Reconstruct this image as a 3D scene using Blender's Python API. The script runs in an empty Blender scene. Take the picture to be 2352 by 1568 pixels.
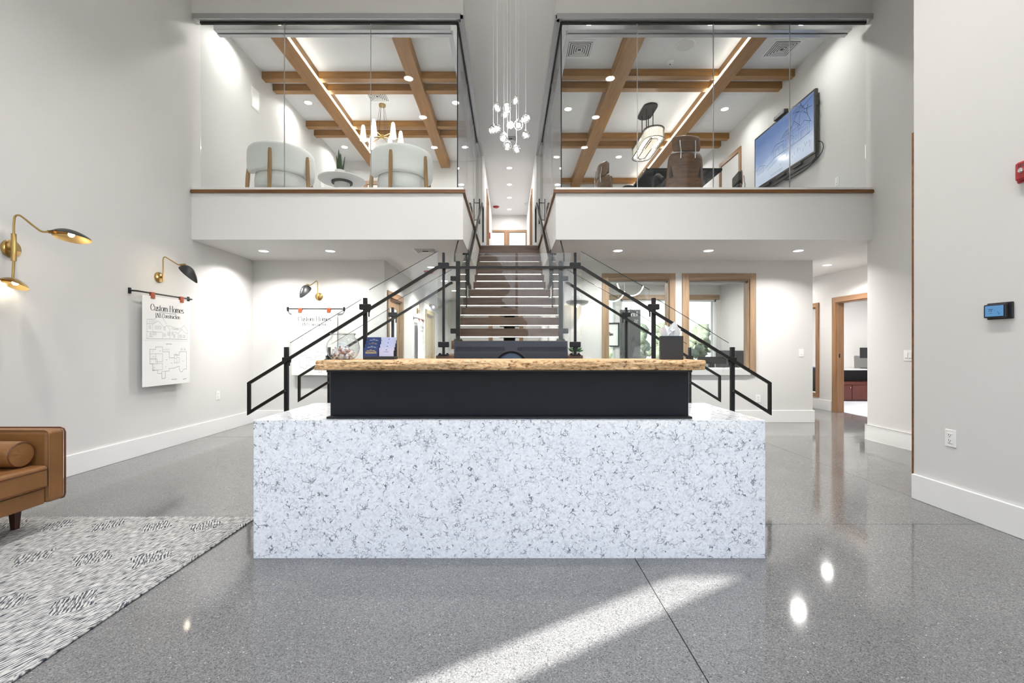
import bpy, bmesh, math, random
from mathutils import Vector, Matrix, noise

S = bpy.context.scene
C = S.collection
PI = math.pi
random.seed(7)

# ------------------------------------------------------------------ camera
F = 1045.0            # focal length in pixels of the 2352 px wide frame
EYE = 1.16            # eye height
cam_d = bpy.data.cameras.new('camera')
cam_d.sensor_width = 36.0
cam_d.lens = F / 2352 * 36.0
cam_d.shift_x = 6 / 2352
cam_d.shift_y = 14 / 2352
cam_d.clip_start = 0.02
cam = bpy.data.objects.new('camera', cam_d)
C.objects.link(cam)
cam.location = (0, 0, EYE)
cam.rotation_euler = (PI / 2, 0, 0)
S.camera = cam

# ------------------------------------------------------------------ world, sun, exposure
W = bpy.data.worlds.new('sky'); S.world = W
W.use_nodes = True
wn = W.node_tree; wn.nodes.clear()
w_out = wn.nodes.new('ShaderNodeOutputWorld')
w_bg = wn.nodes.new('ShaderNodeBackground')
w_tc = wn.nodes.new('ShaderNodeTexCoord')
w_sep = wn.nodes.new('ShaderNodeSeparateXYZ')
w_ramp = wn.nodes.new('ShaderNodeValToRGB')
w_ramp.color_ramp.elements[0].position = 0.0
w_ramp.color_ramp.elements[0].color = (0.93, 0.96, 1.0, 1)
w_ramp.color_ramp.elements[1].position = 0.7
w_ramp.color_ramp.elements[1].color = (0.62, 0.76, 1.0, 1)
wn.links.new(w_tc.outputs['Generated'], w_sep.inputs[0])
wn.links.new(w_sep.outputs['Z'], w_ramp.inputs[0])
wn.links.new(w_ramp.outputs[0], w_bg.inputs[0])
wn.links.new(w_bg.outputs[0], w_out.inputs[0])
w_bg.inputs[1].default_value = 2.1

SUN_ELEV = math.radians(25)
sun_d = bpy.data.lights.new('sun', 'SUN')
sun_d.energy = 19
sun_d.angle = 0.014
sun_d.color = (1.0, 0.97, 0.93)
sun = bpy.data.objects.new('sun', sun_d); C.objects.link(sun)
sun_dir = Vector((0.846 * math.cos(SUN_ELEV), 0.533 * math.cos(SUN_ELEV), -math.sin(SUN_ELEV)))
sun.rotation_euler = sun_dir.to_track_quat('-Z', 'Y').to_euler()
sun.location = (-6, -6, 6)

def portal(x, y, z, w, h, rot):
    d = bpy.data.lights.new('daylight_portal', 'AREA')
    d.shape = 'RECTANGLE'; d.size = w; d.size_y = h
    d.cycles.is_portal = True
    o = bpy.data.objects.new('daylight_portal', d); C.objects.link(o)
    o.location = (x, y, z); o.rotation_euler = rot
portal(0.15, -0.61, 1.65, 5.5, 3.1, (PI / 2, 0, 0))
portal(0.15, -0.61, 4.4, 5.5, 1.8, (PI / 2, 0, 0))
portal(2.85, 10.01, 1.52, 3.3, 1.4, (PI / 2, 0, PI))

S.view_settings.view_transform = 'Standard'
S.view_settings.look = 'None'
S.view_settings.gamma = 1
S.view_settings.use_curve_mapping = False
S.view_settings.exposure = 0.56
S.cycles.max_bounces = 7
S.cycles.diffuse_bounces = 4
S.cycles.glossy_bounces = 4
S.cycles.transparent_max_bounces = 20
S.cycles.transmission_bounces = 4
S.cycles.use_adaptive_sampling = True
S.cycles.adaptive_threshold = 0.14
S.cycles.adaptive_min_samples = 16
S.cycles.sample_clamp_indirect = 6.0
S.cycles.blur_glossy = 0.5
S.cycles.caustics_reflective = False
S.cycles.caustics_refractive = False
S.cycles.use_denoising = True

# lamp powers
P_LOBBY, P_SOFFIT, P_ROOM, P_HALL, P_OFFICE = 19, 18, 8, 8, 24

# ------------------------------------------------------------------ materials
MATS = {}
def mk(name):
    m = bpy.data.materials.new(name); m.use_nodes = True
    nt = m.node_tree
    return m, nt, nt.nodes['Principled BSDF']
def rgb(r, g, b):
    f = lambda c: ((c / 255 + 0.055) / 1.055) ** 2.4 if c > 10 else c / 255 / 12.92
    return (f(r), f(g), f(b), 1)
def plain(name, col, rough=0.5, metal=0.0, spec=0.5, bump=0.0, bscale=200, var=0.0, vscale=6, coat=0.0):
    m, nt, b = mk(name)
    b.inputs['Base Color'].default_value = col
    b.inputs['Roughness'].default_value = rough
    b.inputs['Metallic'].default_value = metal
    b.inputs['Specular IOR Level'].default_value = spec
    b.inputs['Coat Weight'].default_value = coat
    tc = nt.nodes.new('ShaderNodeTexCoord')
    if bump:
        n = nt.nodes.new('ShaderNodeTexNoise'); n.inputs['Scale'].default_value = bscale; n.inputs['Detail'].default_value = 4
        bp = nt.nodes.new('ShaderNodeBump'); bp.inputs['Strength'].default_value = bump; bp.inputs['Distance'].default_value = 0.01
        nt.links.new(tc.outputs['Object'], n.inputs['Vector'])
        nt.links.new(n.outputs[0], bp.inputs['Height']); nt.links.new(bp.outputs[0], b.inputs['Normal'])
    if var:
        n = nt.nodes.new('ShaderNodeTexNoise'); n.inputs['Scale'].default_value = vscale; n.inputs['Detail'].default_value = 5
        nt.links.new(tc.outputs['Object'], n.inputs['Vector'])
        r = nt.nodes.new('ShaderNodeValToRGB')
        r.color_ramp.elements[0].position = 0.3; r.color_ramp.elements[1].position = 0.7
        r.color_ramp.elements[0].color = tuple(c * (1 - var) for c in col[:3]) + (1,)
        r.color_ramp.elements[1].color = tuple(min(1, c * (1 + var)) for c in col[:3]) + (1,)
        nt.links.new(n.outputs[0], r.inputs[0]); nt.links.new(r.outputs[0], b.inputs['Base Color'])
    MATS[name] = m
    return m
def glow(name, col, strength):
    m = bpy.data.materials.new(name); m.use_nodes = True
    nt = m.node_tree; nt.nodes.clear()
    o = nt.nodes.new('ShaderNodeOutputMaterial'); e = nt.nodes.new('ShaderNodeEmission')
    e.inputs[0].default_value = col; e.inputs[1].default_value = strength
    nt.links.new(e.outputs[0], o.inputs[0]); MATS[name] = m
    return m
def glass(name, tint=(0.97, 0.985, 0.98, 1), f0=0.04, gain=1.0):
    """clear glass: straight transmission plus a mirror share that grows at grazing angles (Schlick, same on both faces)"""
    m = bpy.data.materials.new(name); m.use_nodes = True
    nt = m.node_tree; nt.nodes.clear(); N = nt.nodes.new; L = nt.links.new
    o = N('ShaderNodeOutputMaterial')
    t = N('ShaderNodeBsdfTransparent'); t.inputs[0].default_value = tint
    g = N('ShaderNodeBsdfGlossy'); g.inputs['Roughness'].default_value = 0.0
    ge = N('ShaderNodeNewGeometry'); dt = N('ShaderNodeVectorMath'); dt.operation = 'DOT_PRODUCT'
    L(ge.outputs['Normal'], dt.inputs[0]); L(ge.outputs['Incoming'], dt.inputs[1])
    def M(op, x, y):
        q = N('ShaderNodeMath'); q.operation = op
        for k, v in enumerate((x, y)):
            if v is None: continue
            if isinstance(v, (int, float)): q.inputs[k].default_value = v
            else: L(v, q.inputs[k])
        return q.outputs[0]
    ab = M('ABSOLUTE', dt.outputs['Value'], None)
    p5 = M('POWER', M('SUBTRACT', 1.0, ab), 5.0)
    fr = M('MINIMUM', M('MULTIPLY', M('ADD', M('MULTIPLY', p5, 1 - f0), f0), gain), 1.0)
    x = N('ShaderNodeMixShader')
    L(fr, x.inputs[0]); L(t.outputs[0], x.inputs[1]); L(g.outputs[0], x.inputs[2]); L(x.outputs[0], o.inputs[0]); MATS[name] = m
    return m
def wood(name, dark, light, axis='X', rough=0.45, scale=1.0, coat=0.0):
    m, nt, b = mk(name)
    tc = nt.nodes.new('ShaderNodeTexCoord'); mp = nt.nodes.new('ShaderNodeMapping')
    sc = [26 * scale] * 3; sc['XYZ'.index(axis)] = 1.6 * scale
    mp.inputs['Scale'].default_value = sc
    n = nt.nodes.new('ShaderNodeTexNoise'); n.inputs['Scale'].default_value = 1.0; n.inputs['Detail'].default_value = 8
    n.inputs['Distortion'].default_value = 0.6
    r = nt.nodes.new('ShaderNodeValToRGB')
    r.color_ramp.elements[0].position = 0.3; r.color_ramp.elements[0].color = dark
    r.color_ramp.elements[1].position = 0.72; r.color_ramp.elements[1].color = light
    nt.links.new(tc.outputs['Object'], mp.inputs[0]); nt.links.new(mp.outputs[0], n.inputs['Vector'])
    nt.links.new(n.outputs[0], r.inputs[0]); nt.links.new(r.outputs[0], b.inputs['Base Color'])
    bp = nt.nodes.new('ShaderNodeBump'); bp.inputs['Strength'].default_value = 0.15; bp.inputs['Distance'].default_value = 0.004
    nt.links.new(n.outputs[0], bp.inputs['Height']); nt.links.new(bp.outputs[0], b.inputs['Normal'])
    b.inputs['Roughness'].default_value = rough; b.inputs['Coat Weight'].default_value = coat
    MATS[name] = m
    return m

plain('wall', (0.71, 0.702, 0.688, 1), 0.6, spec=0.25)
plain('trim_white', (0.86, 0.86, 0.855, 1), 0.35)
plain('slab_white', (0.84, 0.835, 0.825, 1), 0.6, spec=0.25)
plain('ceil', (0.80, 0.80, 0.80, 1), 0.7, spec=0.2)
plain('black_metal', (0.012, 0.012, 0.013, 1), 0.42, 0.3)
plain('bronze_metal', (0.022, 0.02, 0.018, 1), 0.38, 0.5)
plain('beam_steel', (0.0095, 0.0115, 0.0165, 1), 0.5, 0.0, 0.25, var=0.12, vscale=3, bump=0.02, bscale=60)
plain('brass', (0.46, 0.315, 0.125, 1), 0.28, 1.0)
plain('gold_lining', (0.50, 0.34, 0.14, 1), 0.32, 1.0)
plain('shade_black', (0.02, 0.019, 0.02, 1), 0.4)
plain('aluminium', (0.50, 0.51, 0.52, 1), 0.35, 0.8)
plain('chrome', (0.8, 0.8, 0.8, 1), 0.12, 1.0)
plain('gasket', (0.008, 0.008, 0.008, 1), 0.6)
plain('leather', rgb(130, 89, 50), 0.42, bump=0.12, bscale=45, var=0.13, vscale=5)
plain('piping', rgb(96, 52, 28), 0.5)
plain('leg_dark', rgb(58, 26, 18), 0.35)
plain('tab_leather', rgb(168, 78, 44), 0.5, var=0.15, vscale=40)
plain('paper', (0.88, 0.88, 0.87, 1), 0.7)
plain('sketch_ink', (0.03, 0.045, 0.10, 1), 0.6)
plain('ink', (0.03, 0.03, 0.03, 1), 0.8)
plain('ink_grey', (0.33, 0.33, 0.33, 1), 0.8)
plain('plastic_white', (0.87, 0.87, 0.86, 1), 0.35)
plain('slot_dark', (0.05, 0.05, 0.05, 1), 0.6)
plain('boucle', (0.90, 0.905, 0.885, 1), 0.9, bump=0.3, bscale=160, spec=0.1)
plain('table_white', (0.72, 0.71, 0.69, 1), 0.5)
plain('leaf', rgb(46, 72, 42), 0.4, var=0.35, vscale=30)
plain('leaf_succulent', rgb(84, 128, 92), 0.5, var=0.2, vscale=40)
plain('pot', (0.82, 0.82, 0.81, 1), 0.5)
plain('black_gloss', (0.012, 0.013, 0.016, 1), 0.16)
plain('black_plastic', (0.018, 0.018, 0.022, 1), 0.45)
plain('monitor_back', (0.016, 0.018, 0.028, 1), 0.42)
plain('monitor_disc', (0.022, 0.04, 0.085, 1), 0.3)
plain('black_leather', (0.015, 0.015, 0.016, 1), 0.4, bump=0.1, bscale=80)
plain('red_plastic', rgb(165, 22, 34), 0.35)
plain('navy_card', rgb(34, 58, 116), 0.4)
plain('pale_card', rgb(196, 200, 228), 0.5)
plain('gold_ink', rgb(214, 190, 96), 0.4)
plain('silver_ink', rgb(222, 226, 234), 0.4)
plain('tissue', (0.88, 0.88, 0.88, 1), 0.8)
plain('box_black', (0.02, 0.02, 0.021, 1), 0.55, bump=0.1, bscale=150)
plain('candy_white', (0.82, 0.80, 0.84, 1), 0.35)
plain('candy_brown', rgb(150, 110, 100), 0.35)
plain('carpet', (0.60, 0.61, 0.65, 1), 0.95, bump=0.3, bscale=300, var=0.1, vscale=90)
plain('cherry', rgb(92, 44, 38), 0.3, var=0.2, vscale=12)
plain('fabric_grey', (0.06, 0.063, 0.07, 1), 0.9, bump=0.2, bscale=250)
plain('ext_ground', rgb(172, 166, 150), 0.9, var=0.15, vscale=0.4)
plain('bark', rgb(84, 68, 54), 0.9)
plain('foliage', rgb(92, 100, 82), 0.85, var=0.45, vscale=3.5, bump=0.6, bscale=9)
plain('ext_wall', (0.55, 0.53, 0.5, 1), 0.8)
plain('crystal_rim', (0.03, 0.022, 0.012, 1), 0.4, 0.6)
plain('marble_base', (0.72, 0.71, 0.69, 1), 0.3, var=0.18, vscale=9)
plain('sign_dark', (0.08, 0.082, 0.085, 1), 0.4)
plain('shelf_stone', (0.62, 0.62, 0.62, 1), 0.35)
plain('tv_frame', (0.02, 0.018, 0.014, 1), 0.35)
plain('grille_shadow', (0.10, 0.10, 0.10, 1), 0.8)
wood('beam_wood', rgb(130, 87, 30), rgb(170, 121, 54), 'Y')
wood('beam_wood_x', rgb(130, 87, 30), rgb(170, 121, 54), 'X')
wood('casing_v', rgb(140, 113, 86), rgb(176, 150, 124), 'Z')
wood('casing_x', rgb(140, 113, 86), rgb(176, 150, 124), 'X')
wood('casing_y', rgb(138, 102, 72), rgb(168, 130, 96), 'Y')
wood('casing_warm', rgb(138, 102, 72), rgb(168, 130, 96), 'Z')
wood('sill_wood', rgb(96, 64, 36), rgb(138, 96, 56), 'X', 0.35)
wood('sill_wood_y', rgb(96, 64, 36), rgb(138, 96, 56), 'Y', 0.35)
wood('tread_wood', rgb(84, 59, 45), rgb(124, 94, 74), 'X', 0.32, 1.3)
wood('walnut', rgb(86, 58, 40), rgb(122, 88, 62), 'X', 0.38, 1.2)
wood('oak', rgb(150, 112, 66), rgb(180, 142, 92), 'Z', 0.5)
wood('door_tan', rgb(150, 134, 96), rgb(176, 160, 120), 'Z', 0.5)
glow('lens', (1, 0.98, 0.95, 1), 14)
glow('led', (1, 0.93, 0.80, 1), 3.5)
glow('led_warm', (1, 0.95, 0.87, 1), 11)
glow('bulb', (1, 0.86, 0.62, 1), 12)
glow('frosted', (1, 0.95, 0.86, 1), 1.7)
glow('crystal_glow', (1, 0.90, 0.74, 1), 0.95)
glow('crystal_bulb', (1, 0.94, 0.84, 1), 1.6)
glow('ball_core', (1, 0.98, 0.96, 1), 3.5)
glow('thermo_screen', rgb(104, 156, 204), 0.62)
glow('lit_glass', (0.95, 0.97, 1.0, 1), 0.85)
glass('pane', gain=1.0)
glass('pane_rail', (0.975, 0.99, 0.985, 1), .03, 0.8)
plain('glass_edge', (0.02, 0.045, 0.04, 1), 0.2)
glass('pane_clear', (1, 1, 1, 1), .03, 0.6)
glass('bowl_glass', (0.955, 0.965, 0.965, 1), .06, 2.0)

def quartz():
    m, nt, b = mk('quartz'); L = nt.links.new; N = nt.nodes.new
    tc = N('ShaderNodeTexCoord')
    def distorted(scale, amount):
        n = N('ShaderNodeTexNoise'); n.inputs['Scale'].default_value = scale; n.inputs['Detail'].default_value = 4
        L(tc.outputs['Object'], n.inputs['Vector'])
        q = N('ShaderNodeMix'); q.data_type = 'VECTOR'; q.inputs[0].default_value = amount
        L(tc.outputs['Object'], q.inputs[4]); L(n.outputs['Color'], q.inputs[5])
        return q.outputs[1]
    def ramp(src, stops):
        r = N('ShaderNodeValToRGB'); e = r.color_ramp.elements
        e[0].position, e[0].color = stops[0]; e[1].position, e[1].color = stops[-1]
        for p, c in stops[1:-1]: e.new(p).color = c
        L(src, r.inputs[0]); return r.outputs[0]
    def mul(x, y):
        q = N('ShaderNodeMath'); q.operation = 'MULTIPLY'; L(x, q.inputs[0]); L(y, q.inputs[1]); return q.outputs[0]
    # pressed flakes, each its own pale tone
    v0 = N('ShaderNodeTexVoronoi'); v0.inputs['Scale'].default_value = 105; L(distorted(40, 0.03), v0.inputs['Vector'])
    sp = N('ShaderNodeSeparateColor'); L(v0.outputs['Color'], sp.inputs[0])
    flake = ramp(sp.outputs[0], [(0.0, rgb(214, 216, 222)), (0.12, rgb(232, 234, 239)), (0.5, rgb(241, 243, 247)), (1.0, rgb(250, 251, 252))])
    # dark hair-thin squiggles: pieces of warped cell borders
    W0, B0 = (1, 1, 1, 1), (0, 0, 0, 1)
    def squiggle(sc, ds, am, width, ms, lo, hi):
        v = N('ShaderNodeTexVoronoi'); v.feature = 'DISTANCE_TO_EDGE'; v.inputs['Scale'].default_value = sc
        L(distorted(ds, am), v.inputs['Vector'])
        k = N('ShaderNodeTexNoise'); k.inputs['Scale'].default_value = ms; k.inputs['Detail'].default_value = 2; L(tc.outputs['Object'], k.inputs['Vector'])
        return mul(ramp(v.outputs['Distance'], [(0.0, W0), (width * .4, (.8, .8, .8, 1)), (width, B0)]), ramp(k.outputs[0], [(lo, B0), (hi, W0)]))
    m2 = N('ShaderNodeMix'); m2.data_type = 'RGBA'; m2.inputs[7].default_value = rgb(84, 88, 98)
    L(flake, m2.inputs[6]); L(squiggle(15, 20, 0.10, 0.045, 30, 0.53, 0.62), m2.inputs[0])
    m3 = N('ShaderNodeMix'); m3.data_type = 'RGBA'; m3.inputs[7].default_value = rgb(136, 140, 150)
    L(m2.outputs[2], m3.inputs[6]); L(squiggle(34, 30, 0.06, 0.07, 24, 0.50, 0.66), m3.inputs[0])
    L(m3.outputs[2], b.inputs['Base Color'])
    b.inputs['Roughness'].default_value = 0.08
    MATS['quartz'] = m
quartz()

def concrete():
    m, nt, b = mk('concrete'); L = nt.links.new; N = nt.nodes.new
    tc = N('ShaderNodeTexCoord')
    v = N('ShaderNodeTexVoronoi'); v.inputs['Scale'].default_value = 260
    r = N('ShaderNodeValToRGB'); e = r.color_ramp.elements
    e[0].position = 0.0; e[0].color = (0.065, 0.065, 0.065, 1)
    e[1].position = 1.0; e[1].color = (0.29, 0.27, 0.268, 1)
    a = e.new(0.22); a.color = (0.142, 0.142, 0.141, 1)
    a = e.new(0.80); a.color = (0.186, 0.186, 0.185, 1)
    sep = N('ShaderNodeSeparateColor')
    n = N('ShaderNodeTexNoise'); n.inputs['Scale'].default_value = 1.6; n.inputs['Detail'].default_value = 5
    r2 = N('ShaderNodeValToRGB'); r2.color_ramp.elements[0].position = 0.3; r2.color_ramp.elements[1].position = 0.7
    r2.color_ramp.elements[0].color = (0.9, 0.9, 0.9, 1); r2.color_ramp.elements[1].color = (1.08, 1.08, 1.08, 1)
    # sparse pale and dark stones
    v2 = N('ShaderNodeTexVoronoi'); v2.inputs['Scale'].default_value = 38
    r3 = N('ShaderNodeValToRGB'); r3.color_ramp.elements[0].position = 0.10; r3.color_ramp.elements[1].position = 0.13
    r3.color_ramp.elements[0].color = (1, 1, 1, 1); r3.color_ramp.elements[1].color = (0, 0, 0, 1)
    sep2 = N('ShaderNodeSeparateColor')
    r4 = N('ShaderNodeValToRGB'); r4.color_ramp.elements[0].color = (0.05, 0.05, 0.05, 1); r4.color_ramp.elements[1].color = (0.5, 0.5, 0.49, 1)
    mx = N('ShaderNodeMix'); mx.data_type = 'RGBA'; mx.blend_type = 'MULTIPLY'; mx.inputs[0].default_value = 1
    mx2 = N('ShaderNodeMix'); mx2.data_type = 'RGBA'
    for q in (v, n, v2): L(tc.outputs['Object'], q.inputs['Vector'])
    L(v.outputs['Color'], sep.inputs[0]); L(sep.outputs[0], r.inputs[0])
    L(n.outputs[0], r2.inputs[0]); L(r.outputs[0], mx.inputs[6]); L(r2.outputs[0], mx.inputs[7])
    L(v2.outputs['Distance'], r3.inputs[0]); L(v2.outputs['Color'], sep2.inputs[0]); L(sep2.outputs[1], r4.inputs[0])
    L(mx.outputs[2], mx2.inputs[6]); L(r4.outputs[0], mx2.inputs[7]); L(r3.outputs[0], mx2.inputs[0])
    L(mx2.outputs[2], b.inputs['Base Color'])
    b.inputs['Roughness'].default_value = 0.075
    b.inputs['Specular IOR Level'].default_value = 0.55
    MATS['concrete'] = m
concrete()
plain('joint_dark', (0.05, 0.05, 0.05, 1), 0.8)

def slab_edge():
    m, nt, b = mk('live_edge'); L = nt.links.new; N = nt.nodes.new
    tc = N('ShaderNodeTexCoord'); mp = N('ShaderNodeMapping'); mp.inputs['Scale'].default_value = (1, 1, 2.2)
    n = N('ShaderNodeTexNoise'); n.inputs['Scale'].default_value = 42; n.inputs['Detail'].default_value = 9; n.inputs['Distortion'].default_value = 0.4
    r = N('ShaderNodeValToRGB'); e = r.color_ramp.elements
    e[0].position = 0.33; e[0].color = rgb(112, 84, 54)
    e[1].position = 0.78; e[1].color = rgb(238, 222, 190)
    a = e.new(0.42); a.color = rgb(200, 168, 126)
    a = e.new(0.56); a.color = rgb(222, 194, 154)
    n2 = N('ShaderNodeTexNoise'); n2.inputs['Scale'].default_value = 3.0
    mx = N('ShaderNodeMix'); mx.data_type = 'RGBA'; mx.blend_type = 'MULTIPLY'; mx.inputs[7].default_value = rgb(250, 222, 190)
    L(tc.outputs['Object'], mp.inputs[0]); L(mp.outputs[0], n.inputs['Vector']); L(tc.outputs['Object'], n2.inputs['Vector'])
    L(n.outputs[0], r.inputs[0]); L(n2.outputs[0], mx.inputs[0]); L(r.outputs[0], mx.inputs[6]); L(mx.outputs[2], b.inputs['Base Color'])
    bp = N('ShaderNodeBump'); bp.inputs['Strength'].default_value = 1.0; bp.inputs['Distance'].default_value = 0.012
    L(n.outputs[0], bp.inputs['Height']); L(bp.outputs[0], b.inputs['Normal'])
    b.inputs['Roughness'].default_value = 0.55
    MATS['live_edge'] = m
slab_edge()

def rug_mat():
    m, nt, b = mk('rug_weave'); L = nt.links.new; N = nt.nodes.new
    tc = N('ShaderNodeTexCoord'); sep = N('ShaderNodeSeparateXYZ'); L(tc.outputs['Object'], sep.inputs[0])
    def math_(op, a=None, bb=None, va=None, vb=None):
        q = N('ShaderNodeMath'); q.operation = op
        if a is not None: L(a, q.inputs[0])
        elif va is not None: q.inputs[0].default_value = va
        if bb is not None: L(bb, q.inputs[1])
        elif vb is not None: q.inputs[1].default_value = vb
        return q.outputs[0]
    # yarn rows: sheared stripes whose shear flips in diamond patches
    px = math_('PINGPONG', sep.outputs['X'], vb=0.16)
    py = math_('PINGPONG', sep.outputs['Y'], vb=0.225)
    dia = math_('ADD', px, py)
    nz = N('ShaderNodeTexNoise'); nz.inputs['Scale'].default_value = 7; L(tc.outputs['Object'], nz.inputs['Vector'])
    patch = math_('GREATER_THAN', math_('ADD', dia, math_('MULTIPLY', nz.outputs[0], vb=0.12)), vb=0.335)
    s1 = math_('ADD', math_('MULTIPLY', sep.outputs['X'], vb=0.95), math_('MULTIPLY', sep.outputs['Y'], vb=-0.30))
    s2 = math_('ADD', math_('MULTIPLY', sep.outputs['X'], vb=0.87), math_('MULTIPLY', sep.outputs['Y'], vb=0.50))
    ms = N('ShaderNodeMix'); ms.data_type = 'FLOAT'; L(patch, ms.inputs[0]); L(s1, ms.inputs[2]); L(s2, ms.inputs[3])
    # dashes of yarn: noise stretched along each row
    a1 = math_('ADD', math_('MULTIPLY', sep.outputs['Y'], vb=0.95), math_('MULTIPLY', sep.outputs['X'], vb=0.30))
    a2 = math_('ADD', math_('MULTIPLY', sep.outputs['Y'], vb=0.87), math_('MULTIPLY', sep.outputs['X'], vb=-0.50))
    ma = N('ShaderNodeMix'); ma.data_type = 'FLOAT'; L(patch, ma.inputs[0]); L(a1, ma.inputs[2]); L(a2, ma.inputs[3])
    cv = N('ShaderNodeCombineXYZ'); L(math_('MULTIPLY', ma.outputs[0], vb=24.0), cv.inputs[0]); L(math_('MULTIPLY', ms.outputs[0], vb=150.0), cv.inputs[1])
    br = N('ShaderNodeTexNoise'); br.inputs['Scale'].default_value = 1.0; br.inputs['Detail'].default_value = 3; L(cv.outputs[0], br.inputs['Vector'])
    st = math_('SINE', math_('ADD', math_('MULTIPLY', ms.outputs[0], vb=420.0), math_('MULTIPLY', nz.outputs[0], vb=8.0)))
    val = math_('ADD', math_('MULTIPLY', st, vb=0.07), br.outputs[0])
    val = math_('ADD', val, math_('MULTIPLY', patch, vb=-0.03))
    r = N('ShaderNodeValToRGB'); e = r.color_ramp.elements
    e[0].position = 0.37; e[0].color = rgb(62, 67, 74)
    e[1].position = 0.56; e[1].color = rgb(196, 194, 190)
    a = e.new(0.47); a.color = rgb(144, 144, 143)
    L(val, r.inputs[0]); L(r.outputs[0], b.inputs['Base Color'])
    bp = N('ShaderNodeBump'); bp.inputs['Strength'].default_value = 0.7; bp.inputs['Distance'].default_value = 0.006
    L(val, bp.inputs['Height']); L(bp.outputs[0], b.inputs['Normal'])
    b.inputs['Roughness'].default_value = 0.95; b.inputs['Specular IOR Level'].default_value = 0.1
    MATS['rug_weave'] = m
rug_mat()

def screen_mat():
    m = bpy.data.materials.new('screen_winter'); m.use_nodes = True
    nt = m.node_tree; nt.nodes.clear(); L = nt.links.new; N = nt.nodes.new
    o = N('ShaderNodeOutputMaterial'); e = N('ShaderNodeEmission'); g = N('ShaderNodeBsdfGlossy'); ad = N('ShaderNodeAddShader')
    g.inputs['Roughness'].default_value = 0.12; g.inputs['Color'].default_value = (0.05, 0.05, 0.05, 1)
    tc = N('ShaderNodeTexCoord'); sep = N('ShaderNodeSeparateXYZ'); n = N('ShaderNodeTexNoise'); n.inputs['Scale'].default_value = 5; n.inputs['Detail'].default_value = 6
    ad1 = N('ShaderNodeMath'); ad1.operation = 'MULTIPLY_ADD'; ad1.inputs[1].default_value = 0.25
    r = N('ShaderNodeValToRGB'); q = r.color_ramp.elements
    q[0].position = 0.0; q[0].color = rgb(196, 204, 220)
    q[1].position = 1.0; q[1].color = rgb(108, 132, 180)
    a = q.new(0.35); a.color = rgb(206, 216, 234)
    a = q.new(0.6); a.color = rgb(146, 166, 206)
    L(tc.outputs['Generated'], sep.inputs[0]); L(tc.outputs['Generated'], n.inputs['Vector'])
    L(n.outputs[0], ad1.inputs[0]); L(sep.outputs['Z'], ad1.inputs[2]); L(ad1.outputs[0], r.inputs[0])
    L(r.outputs[0], e.inputs[0]); e.inputs[1].default_value = 0.66
    L(e.outputs[0], ad.inputs[0]); L(g.outputs[0], ad.inputs[1]); L(ad.outputs[0], o.inputs[0])
    MATS['screen_winter'] = m
screen_mat()

# ------------------------------------------------------------------ mesh helpers
ORG = {}
def tag(o, label=None, cat=None, group=None, kind=None):
    if label: o['label'] = label
    if cat: o['category'] = cat
    if group: o['group'] = group
    if kind: o['kind'] = kind
    return o
def thing(name, loc, label, cat, group=None, kind=None):
    o = bpy.data.objects.new(name, None); C.objects.link(o)
    o.empty_display_size = 0.1; o.location = loc
    ORG[o.name] = Vector(loc)
    return tag(o, label, cat, group, kind)

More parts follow.
